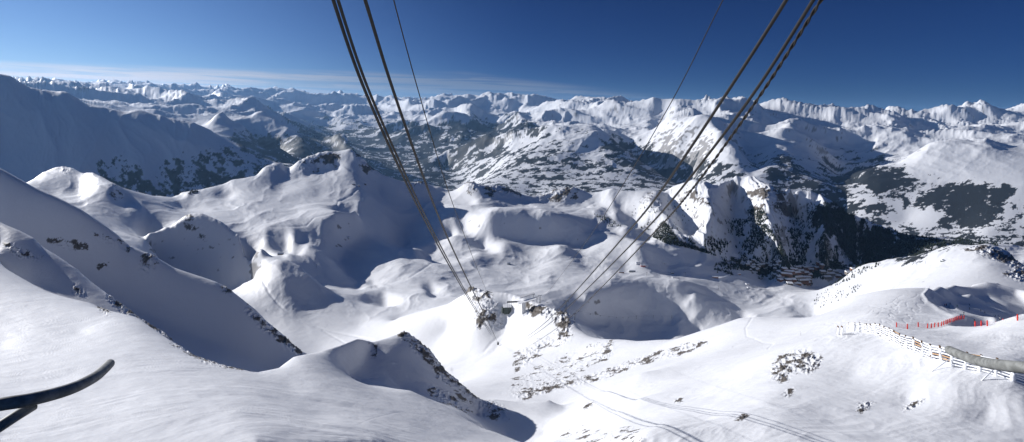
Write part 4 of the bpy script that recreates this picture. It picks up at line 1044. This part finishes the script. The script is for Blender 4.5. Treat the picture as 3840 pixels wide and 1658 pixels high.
def pylon(h=14.0, arm=6.0):
    r0 = empty('lift_pylon')
    b_ = MB(); b_.tube([(0, 0, -1), (0, 0, h)], [0.62, 0.45], 8); b_.build('mast', M_steel, r0, True)
    b_ = MB(); b_.beam((-arm / 2, 0, h), (arm / 2, 0, h), 0.5, 0.5); b_.build('crossarm', M_steel, r0)
    for s_ in (-1, 1):
        b_ = MB(); b_.beam((s_ * arm / 2, -1.3, h - .4), (s_ * arm / 2, 1.3, h - .4), 0.35, 0.6); b_.build('sheave_train', M_steel, r0)
    return r0
py0 = pylon(); used = False
pys = [(2000,1135,850,1100,1.2,'leftmost of three lift pylons close together right of the station'),(2012,1143,850,1100,1.2,'middle one of three lift pylons close together right of the station'),(2024,1137,850,1100,1.2,'rightmost of three lift pylons close together right of the station'),
       (2126,1164,800,1000,1.4,'lone lift pylon on the ridge between the thick right ropes'),(2234,1180,1500,2300,1.0,'small lift pylon at the left edge of the dark hollow'),
       (2386,1196,1500,2300,1.0,'lift pylon in the dark hollow, left of two others'),(2450,1192,1500,2300,0.9,'lift pylon in the dark hollow, between two others'),(2520,1194,1500,2300,0.9,'lift pylon in the dark hollow, right of two others'),
       (2570,1035,2300,3100,1.3,'lift pylon on the sunny flat below the woods'),(2424,1033,2300,3100,1.2,'lift pylon beside the huts on the sunny flat'),(2695,1085,2000,2900,1.4,'lift pylon on the slope below the village left side'),
       (2740,1035,2300,3200,1.3,'lift pylon in front of the dark trees left of the village'),(2725,1180,300,2600,0.35,'small mast on the edge of the near slope'),(1797,1028,1600,2700,1.2,'lift pylon near the thin left wire, above the rock knoll'),
       (2238,1000,2300,3100,1.2,'lift pylon far left on the sunny flat'),(1188,1004,1500,2400,1.0,'lift pylon on the road by the round white dome'),(3505,985,1300,2300,0.8,'small lift pylon on the sunlit right crest'),(3470,990,1300,2300,0.8,'lift pylon left of another on the sunlit right crest'),(2185,1185,700,900,0.9,'short lift pylon right of the rocky end of the ridge')]
for x, y, d0, d1, sc, lb in pys:
    o = py0 if not used else copy_tree(py0); used = True
    o.location = on(x, y, d0, d1); o.scale = (sc, sc, sc); o.rotation_euler = (0, 0, rnd.uniform(-.6, .6))
    tag(o, lb, 'lift pylon', 'pylons of the ski lifts')
def haul(a, b, sag, lb, lift=13):
    A_ = on(*a) + Vector((0, 0, lift)); B_ = on(*b) + Vector((0, 0, lift)); b_ = MB()
    b_.tube([A_ + (B_ - A_) * (k_ / 16) - Vector((0, 0, sag * 4 * (k_ / 16) * (1 - k_ / 16))) for k_ in range(17)], 0.12, 5)
    tag(b_.build('lift_cable', M_steel, None, True), lb, 'cable', 'hauling cables of the ski lifts')
    return A_, B_
A_, B_ = haul((2012,1143,850,1100), (2386,1196,1500,2300), 18, 'lift cable from the three ridge pylons down into the hollow')
haul((2386,1196,1500,2300), (2450,1192,1500,2300), 3, 'lift cable between the left and middle hollow pylons')
haul((2450,1192,1500,2300), (2520,1194,1500,2300), 3, 'lift cable between the middle and right hollow pylons')
ch = None
for i in range(9):
    f_ = 0.05 + 0.1 * i
    q = A_ + (B_ - A_) * f_ - Vector((0, 0, 18 * 4 * f_ * (1 - f_)))
    if ch is None:
        ch = empty('lift_chair'); b_ = MB(); b_.tube([(0, 0, 0), (0, 0, -2.2)], .09, 5); b_.build('hanger', M_steel, ch)
        b_ = MB(); b_.box((0, 0, -2.5), (2.6, .7, .25)); b_.box((0, .35, -2.0), (2.6, .2, 1.0)); b_.build('seat', M_dark, ch)
        o = ch
    else: o = copy_tree(ch)
    o.location = q; tag(o, 'small dark chair hanging in a row on the lift cable right of the station', 'lift chair', 'chairs hanging on the lift')
# cabin of the cableway near the far end of the left ropes
cp = P3(1868, 1280, 905); r0 = empty('cable_car_cabin', cp)
b_ = MB(); b_.box((0, 0, -4.6), (3.6, 3.0, 3.4), 0, 0.92); cb0 = b_.build('cabin', M_dark, r0)
b_ = MB(); b_.box((0, -1.53, -4.2), (3.0, .1, 1.3)); b_.build('window', M_steel, cb0)
b_ = MB(); b_.beam((-1.6, 0, 0), (0, 0, -2.9), .4, .4); b_.beam((1.6, 0, 0), (0, 0, -2.9), .4, .4); b_.build('hanger', M_steel, r0)
tag(r0, 'tiny dark cabin hanging where the left ropes meet the slope', 'cabin')

# ------------------------------------------------------------------ village and huts
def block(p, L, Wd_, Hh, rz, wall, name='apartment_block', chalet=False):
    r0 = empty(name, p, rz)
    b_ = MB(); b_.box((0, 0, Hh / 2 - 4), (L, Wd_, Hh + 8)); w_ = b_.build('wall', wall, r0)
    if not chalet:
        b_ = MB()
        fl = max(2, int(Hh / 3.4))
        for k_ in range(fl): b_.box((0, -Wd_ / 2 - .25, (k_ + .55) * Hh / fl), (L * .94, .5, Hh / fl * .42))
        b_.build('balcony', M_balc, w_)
    b_ = MB(); a, c_ = L / 2 + .8, Wd_ / 2 + .8; h2 = Hh + (0.28 * Wd_ if not chalet else 0.45 * Wd_)
    vs = [(-a, -c_, Hh), (a, -c_, Hh), (a, c_, Hh), (-a, c_, Hh), (-a, c_ * .25, h2), (a, c_ * .25, h2), (-a, -c_, Hh + .9), (a, -c_, Hh + .9), (a, c_, Hh + .9), (-a, c_, Hh + .9)]
    b_.add(vs, [(3, 2, 1, 0), (6, 7, 5, 4), (9, 4, 5, 8), (0, 1, 7, 6), (2, 3, 9, 8), (0, 6, 4, 9, 3), (1, 2, 8, 5, 7)])
    b_.build('snowy_roof', M_snowc, r0)
    return r0
v5 = [(880,575,40,18,'g'),(960,530,60,16,'b'),(1010,570,90,20,'b'),(1075,540,50,24,'b'),(1160,500,70,14,'b'),(1215,490,50,14,'b'),(1280,515,66,22,'b'),(1335,555,45,26,'b'),(1130,595,120,20,'b'),(1255,590,110,20,'b'),(1335,620,50,24,'b'),(1000,620,100,22,'b'),(870,655,50,22,'g'),(1160,655,140,16,'g'),(1275,655,120,16,'b'),(1010,690,64,20,'b'),(1095,700,50,24,'b'),(1220,705,160,20,'b'),(1320,700,50,20,'b'),(1275,735,110,16,'b'),(1490,445,70,20,'b'),(1527,490,40,26,'b'),(1470,515,80,18,'b'),(1400,500,60,14,'b'),(1625,600,140,14,'g'),(1770,590,120,16,'g'),(1860,605,90,14,'g'),(1605,645,86,14,'g'),(1780,555,90,12,'g'),(1910,540,60,12,'b'),(1990,525,56,10,'b'),(1630,530,50,12,'g')]
v5 += [(940,600,60,20,'b'),(1060,575,70,20,'b'),(1190,560,90,16,'b'),(1120,540,60,18,'g'),(1400,540,70,18,'b'),(1440,470,60,16,'g'),(1350,500,60,18,'b'),(1540,560,60,14,'g'),(1700,560,80,14,'g'),(1720,620,110,14,'b'),(1930,580,90,14,'g'),(2060,520,60,10,'g'),(820,610,50,16,'g'),(900,690,50,14,'b'),(1040,740,60,14,'g'),(1150,745,80,14,'b')]
for i, (x, y, w_, h_, k_) in enumerate(v5):
    px_, py_ = 2700 + x / 3.972, 880 + y / 3.972
    p = on(px_, py_, 2750, 3500)
    sc = p.y / FOC / 3.972
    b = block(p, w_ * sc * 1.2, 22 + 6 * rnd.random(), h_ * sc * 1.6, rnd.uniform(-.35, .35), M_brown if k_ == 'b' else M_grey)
    zone = 'western edge of the village' if x < 900 else 'back row of the village' if y < 560 else 'front row of the village' if y > 680 and x < 1400 else 'eastern wing of the village' if x > 1550 else 'middle of the village'
    tag(b, 'timber apartment block with a snowy roof in the ' + zone, 'building', 'apartment blocks in the ' + zone)
ch0 = block((0, 0, 0), 13, 11, 8, 0, M_grey, 'chalet', True); kids = [q for q in bpy.data.objects if q.parent == ch0]; first = True
for i in range(46):
    px_ = 2700 + rnd.uniform(400, 900) / 3.972; py_ = 880 + (440 + rnd.uniform(-1, 1) * 45 + (rnd.random() < .3) * 55) / 3.972
    o = ch0 if first else fast_copy(ch0, kids); first = False
    o.location = on(px_, py_, 2800, 3600); o.rotation_euler = (0, 0, rnd.uniform(-.8, .8))
    s_ = rnd.uniform(1.0, 1.6); o.scale = (s_, s_, s_)
    tag(o, 'small snow covered chalet among trees at the left end of the village', 'chalet', 'chalets left of the village')
M_pink = mat('reddish boarding', (0.35, 0.12, 0.12), 0.8)
for x, y, d0, d1, L, Hh, mt, lb in [(1328,694,3000,4400,24,6,M_grey,'left one of the huts below the main peak'),(1345,697,3000,4400,16,5,M_grey,'small middle hut below the main peak'),(1368,693,3000,4400,26,7,M_grey,'right one of the huts below the main peak'),
    (1906,991,2000,3000,18,5,M_darkwall,'dark low hut alone on the white basin'),(2329,1024,2200,3000,28,6,M_brown,'reddish hut left of the dark low building'),(2370,1020,2200,3000,34,6,M_darkwall,'dark low building on the basin floor'),
    (2411,998,2300,3100,26,7,M_pink,'pink and white hut under the round slope'),(2424,998,2300,3100,18,6,M_conc,'pale hut attached beside the pink one'),(2391,990,2300,3100,22,6,M_conc,'snow buried hut left of the pink one'),(2491,988,2300,3200,16,5,M_conc,'single snowy hut on the round sunny slope'),
    (2520,1026,2200,3100,18,5,M_darkwall,'small dark hut on the piste'),(2530,1044,2200,3100,22,5,M_conc,'snowy hut below the small dark hut'),(2680,1042,2200,3100,36,6,M_brown,'brown hut surrounded by stacks left of the village'),(2803,1068,2300,3000,16,6,M_conc,'white shed below the village'),(2807,1081,2200,3000,14,5,M_conc,'small white shed below another shed'),
    (2772,1030,2300,3200,20,5,M_brown,'brown hut on the mound left of the village'),(1053,956,1700,2500,24,6,M_grey,'grey lift building beside the round dome'),(3535,980,1300,2300,9,3,M_darkwall,'tiny hut on the sunlit right crest'),(1306,893,2000,3300,14,5,M_conc,'small hut beside the road in the shade')]:
    o = block(on(x, y, d0, d1), L, 10, Hh, rnd.uniform(-.3, .3), mt, 'mountain_hut', True); tag(o, lb, 'hut')

# ------------------------------------------------------------------ conifers
def conifer_mesh(h=11.0, seed=0):
    r_ = random.Random(seed); b_ = MB()
    n_ = 7
    for k_ in range(n_):
        z0 = h * (0.10 + 0.82 * k_ / n_); rad = h * 0.21 * (1 - k_ / n_) ** 0.8 + 0.25; z1 = z0 + h * 0.26
        sides = 9; vs = [(0, 0, z1)]
        for s_ in range(sides):
            a = 2 * math.pi * (s_ + r_.random() * .5) / sides; rr_ = rad * (0.65 + 0.55 * r_.random())
            vs.append((rr_ * math.cos(a), rr_ * math.sin(a), z0 + r_.uniform(-.05, .04) * h))
        b_.add(vs, [(0, 1 + s_, 1 + (s_ + 1) % sides) for s_ in range(sides)] + [tuple(range(sides, 0, -1))])
    return b_
trees = []
for k_ in range(4):
    r0 = empty('conifer'); conifer_mesh(11, k_).build('crown', M_needle, r0)
    b_ = MB(); b_.tube([(0, 0, -.8), (0, 0, 4.5)], [.32, .2], 6); b_.build('trunk', M_bark, r0)
    trees.append((r0, [q for q in bpy.data.objects if q.parent == r0]))
c5 = lambda x, y: (2700 + x / 3.972, 880 + y / 3.972)
spots = []
for poly, n_, lab, grp, d0, d1 in [
    ([c5(1370,1010), c5(1420,880), c5(1560,830), c5(1800,830), c5(2000,760), c5(2110,740), c5(2060,820), c5(1900,930), c5(1800,980), c5(1560,1060), c5(1460,1100)], 84, 'small dark conifer scattered on the sunlit slope right of the village', 'conifers scattered on the sunlit slope', 1700, 2700),
    ([c5(1620,760), c5(1700,690), c5(1860,620), c5(2000,540), c5(2250,470), c5(2440,400), c5(2460,420), c5(2300,500), c5(2100,600), c5(1900,700), c5(1760,750), c5(1640,790)], 84, 'dark conifer in the strip between the village and the sunlit slope', 'conifers below the village edge', 1900, 3000),
    ([c5(0,330), c5(150,340), c5(340,400), c5(380,470), c5(250,520), c5(60,560), c5(0,540)], 60, 'dark conifer in the grove left of the chalets', 'conifers left of the village', 2600, 3600),
    ([c5(400,500), c5(800,520), c5(900,620), c5(760,660), c5(560,600)], 40, 'dark conifer between the chalets and the apartment blocks', 'conifers between the houses', 2700, 3500)]:
    xs0, xs1 = min(p[0] for p in poly), max(p[0] for p in poly); ys0, ys1 = min(p[1] for p in poly), max(p[1] for p in poly)
    c_ = 0; tries = 0
    while c_ < n_ and tries < 5000:
        tries += 1
        x, y = rnd.uniform(xs0, xs1), rnd.uniform(ys0, ys1)
        if poly_mask(np.array([x]), np.array([y]), poly)[0]: spots.append((x, y, d0, d1, lab, grp)); c_ += 1
first = [True] * 4
for x, y, d0, d1, lab, grp in spots:
    k_ = rnd.randrange(4)
    o = trees[k_][0] if first[k_] else fast_copy(*trees[k_]); first[k_] = False
    o.location = on(x, y, d0, d1); s_ = rnd.uniform(.6, 1.25) * (0.72 if d0 < 1800 else 1.2); o.scale = (s_, s_, s_ * rnd.uniform(.9, 1.2)); o.rotation_euler = (0, 0, rnd.uniform(0, 6))
    tag(o, lab, 'conifer', grp)
# the woods: masses of trees far off
tw = np.zeros(V.shape, np.float32)
def warea(poly, val, d0, d1, streaky=False):
    m_ = poly_mask(PX, PY, poly) & (D > d0) & (D < d1)
    v_ = val * (sstep(ribs + 0.6 * streak, -0.15, 0.5) if streaky else 1.0)
    tw[m_] = np.maximum(tw[m_], (v_ * np.ones(V.shape))[m_])
warea([(2445,890),(2462,856),(2476,840),(2490,828),(2510,850),(2530,880),(2550,905),(2640,935),(2700,965),(2580,930),(2500,915)], 0.85, 2900, 4300)
warea([(2560,900),(2600,880),(2680,890),(2760,930),(2780,960),(2700,955),(2600,920)], 0.45, 2900, 4300, True)
warea([(2700,830),(2760,820),(2900,840),(2990,860),(3080,880),(3190,960),(3200,1000),(2800,990),(2740,940),(2720,890)], 0.60, 2900, 4400, True)
warea([(2800,790),(2860,780),(2880,820),(2850,850),(2810,830)], 0.5, 3300, 4300)
warea([(2890,760),(3040,760),(3100,800),(3180,870),(3000,860),(2920,820)], 0.25, 3300, 4300, True)
warea([(2330,760),(2560,740),(2640,800),(2640,870),(2400,860)], 0.03, 3200, 4300)
warea([(2220,800),(2290,820),(2330,850),(2280,850)], 0.25, 2900, 3900)
warea([(3060,985),(3110,985),(3180,1005),(3160,1015),(3080,1010)], 0.7, 2900, 3700)
warea([(2700,985),(2900,1000),(2960,1005),(2900,1020),(2700,1010)], 0.35, 2800, 3500)
warea([(720+0,715),(745,715),(740,725),(700,732)], 0.6, 3000, 3800)
cand = np.maximum(tw * 1.0, (forest > 0.5) * ((D > 2500) & (D < 5300)) * 0.45)
vis_top = np.maximum.accumulate(np.vstack([np.full((1, NU), -9.0), V[:-1]]), axis=0)
cand = cand * (V > vis_top - 0.002) * (np.abs(U) < 1.15)
area_px = np.abs(np.gradient(PX, axis=1) * np.gradient(PY, axis=0))
rs = np.random.RandomState(3)
pick = rs.rand(*V.shape) < cand * np.clip(area_px, 0, 12) / 9.0
jj, i2 = np.where(pick)
print('wood trees', len(jj))
if len(jj) > 20000:
    sel = rs.choice(len(jj), 20000, replace=False); jj, i2 = jj[sel], i2[sel]
cone = conifer_mesh(10, 9)
tv = [(0, 0, 1.0)] + [(0.22 * math.cos(a), 0.22 * math.sin(a), 0.05) for a in [k_ * 2 * math.pi / 5 for k_ in range(5)]] + [(0, 0, 0.62)] + [(0.30 * math.cos(a + .6), 0.30 * math.sin(a + .6), 0.0) for a in [k_ * 2 * math.pi / 5 for k_ in range(5)]]
tf = [(0, 1 + k_, 1 + (k_ + 1) % 5) for k_ in range(5)] + [(6, 7 + k_, 7 + (k_ + 1) % 5) for k_ in range(5)]
tv = np.array(tv); tf = np.array(tf)
hh = rs.uniform(8, 17, len(jj)) * np.where(D[jj, i2] > 3000, 1.15, 1.0)
base_p = np.stack([X3[jj, i2], Y3[jj, i2], Z3[jj, i2] - 0.5], 1)
allv = (tv[None] * hh[:, None, None] * rs.uniform(.8, 1.25, (len(jj), 1, 1)) * np.array([1, 1, 1]) + base_p[:, None]).reshape(-1, 3)
allf = (tf[None] + (np.arange(len(jj)) * len(tv))[:, None, None]).reshape(-1, 3)
wm = bpy.data.meshes.new('conifer_wood'); wm.vertices.add(len(allv)); wm.vertices.foreach_set('co', allv.astype(np.float32).reshape(-1))
wm.loops.add(allf.size); wm.loops.foreach_set('vertex_index', allf.astype(np.int32).reshape(-1))
wm.polygons.add(len(allf)); wm.polygons.foreach_set('loop_start', np.arange(0, allf.size, 3, dtype=np.int32)); wm.update(calc_edges=True)
wm.materials.append(M_needle)
wo_ = bpy.data.objects.new('conifer_wood', wm); C.objects.link(wo_)
tag(wo_, 'dark conifer woods on the steep slopes behind the village', 'woods', None, 'stuff')
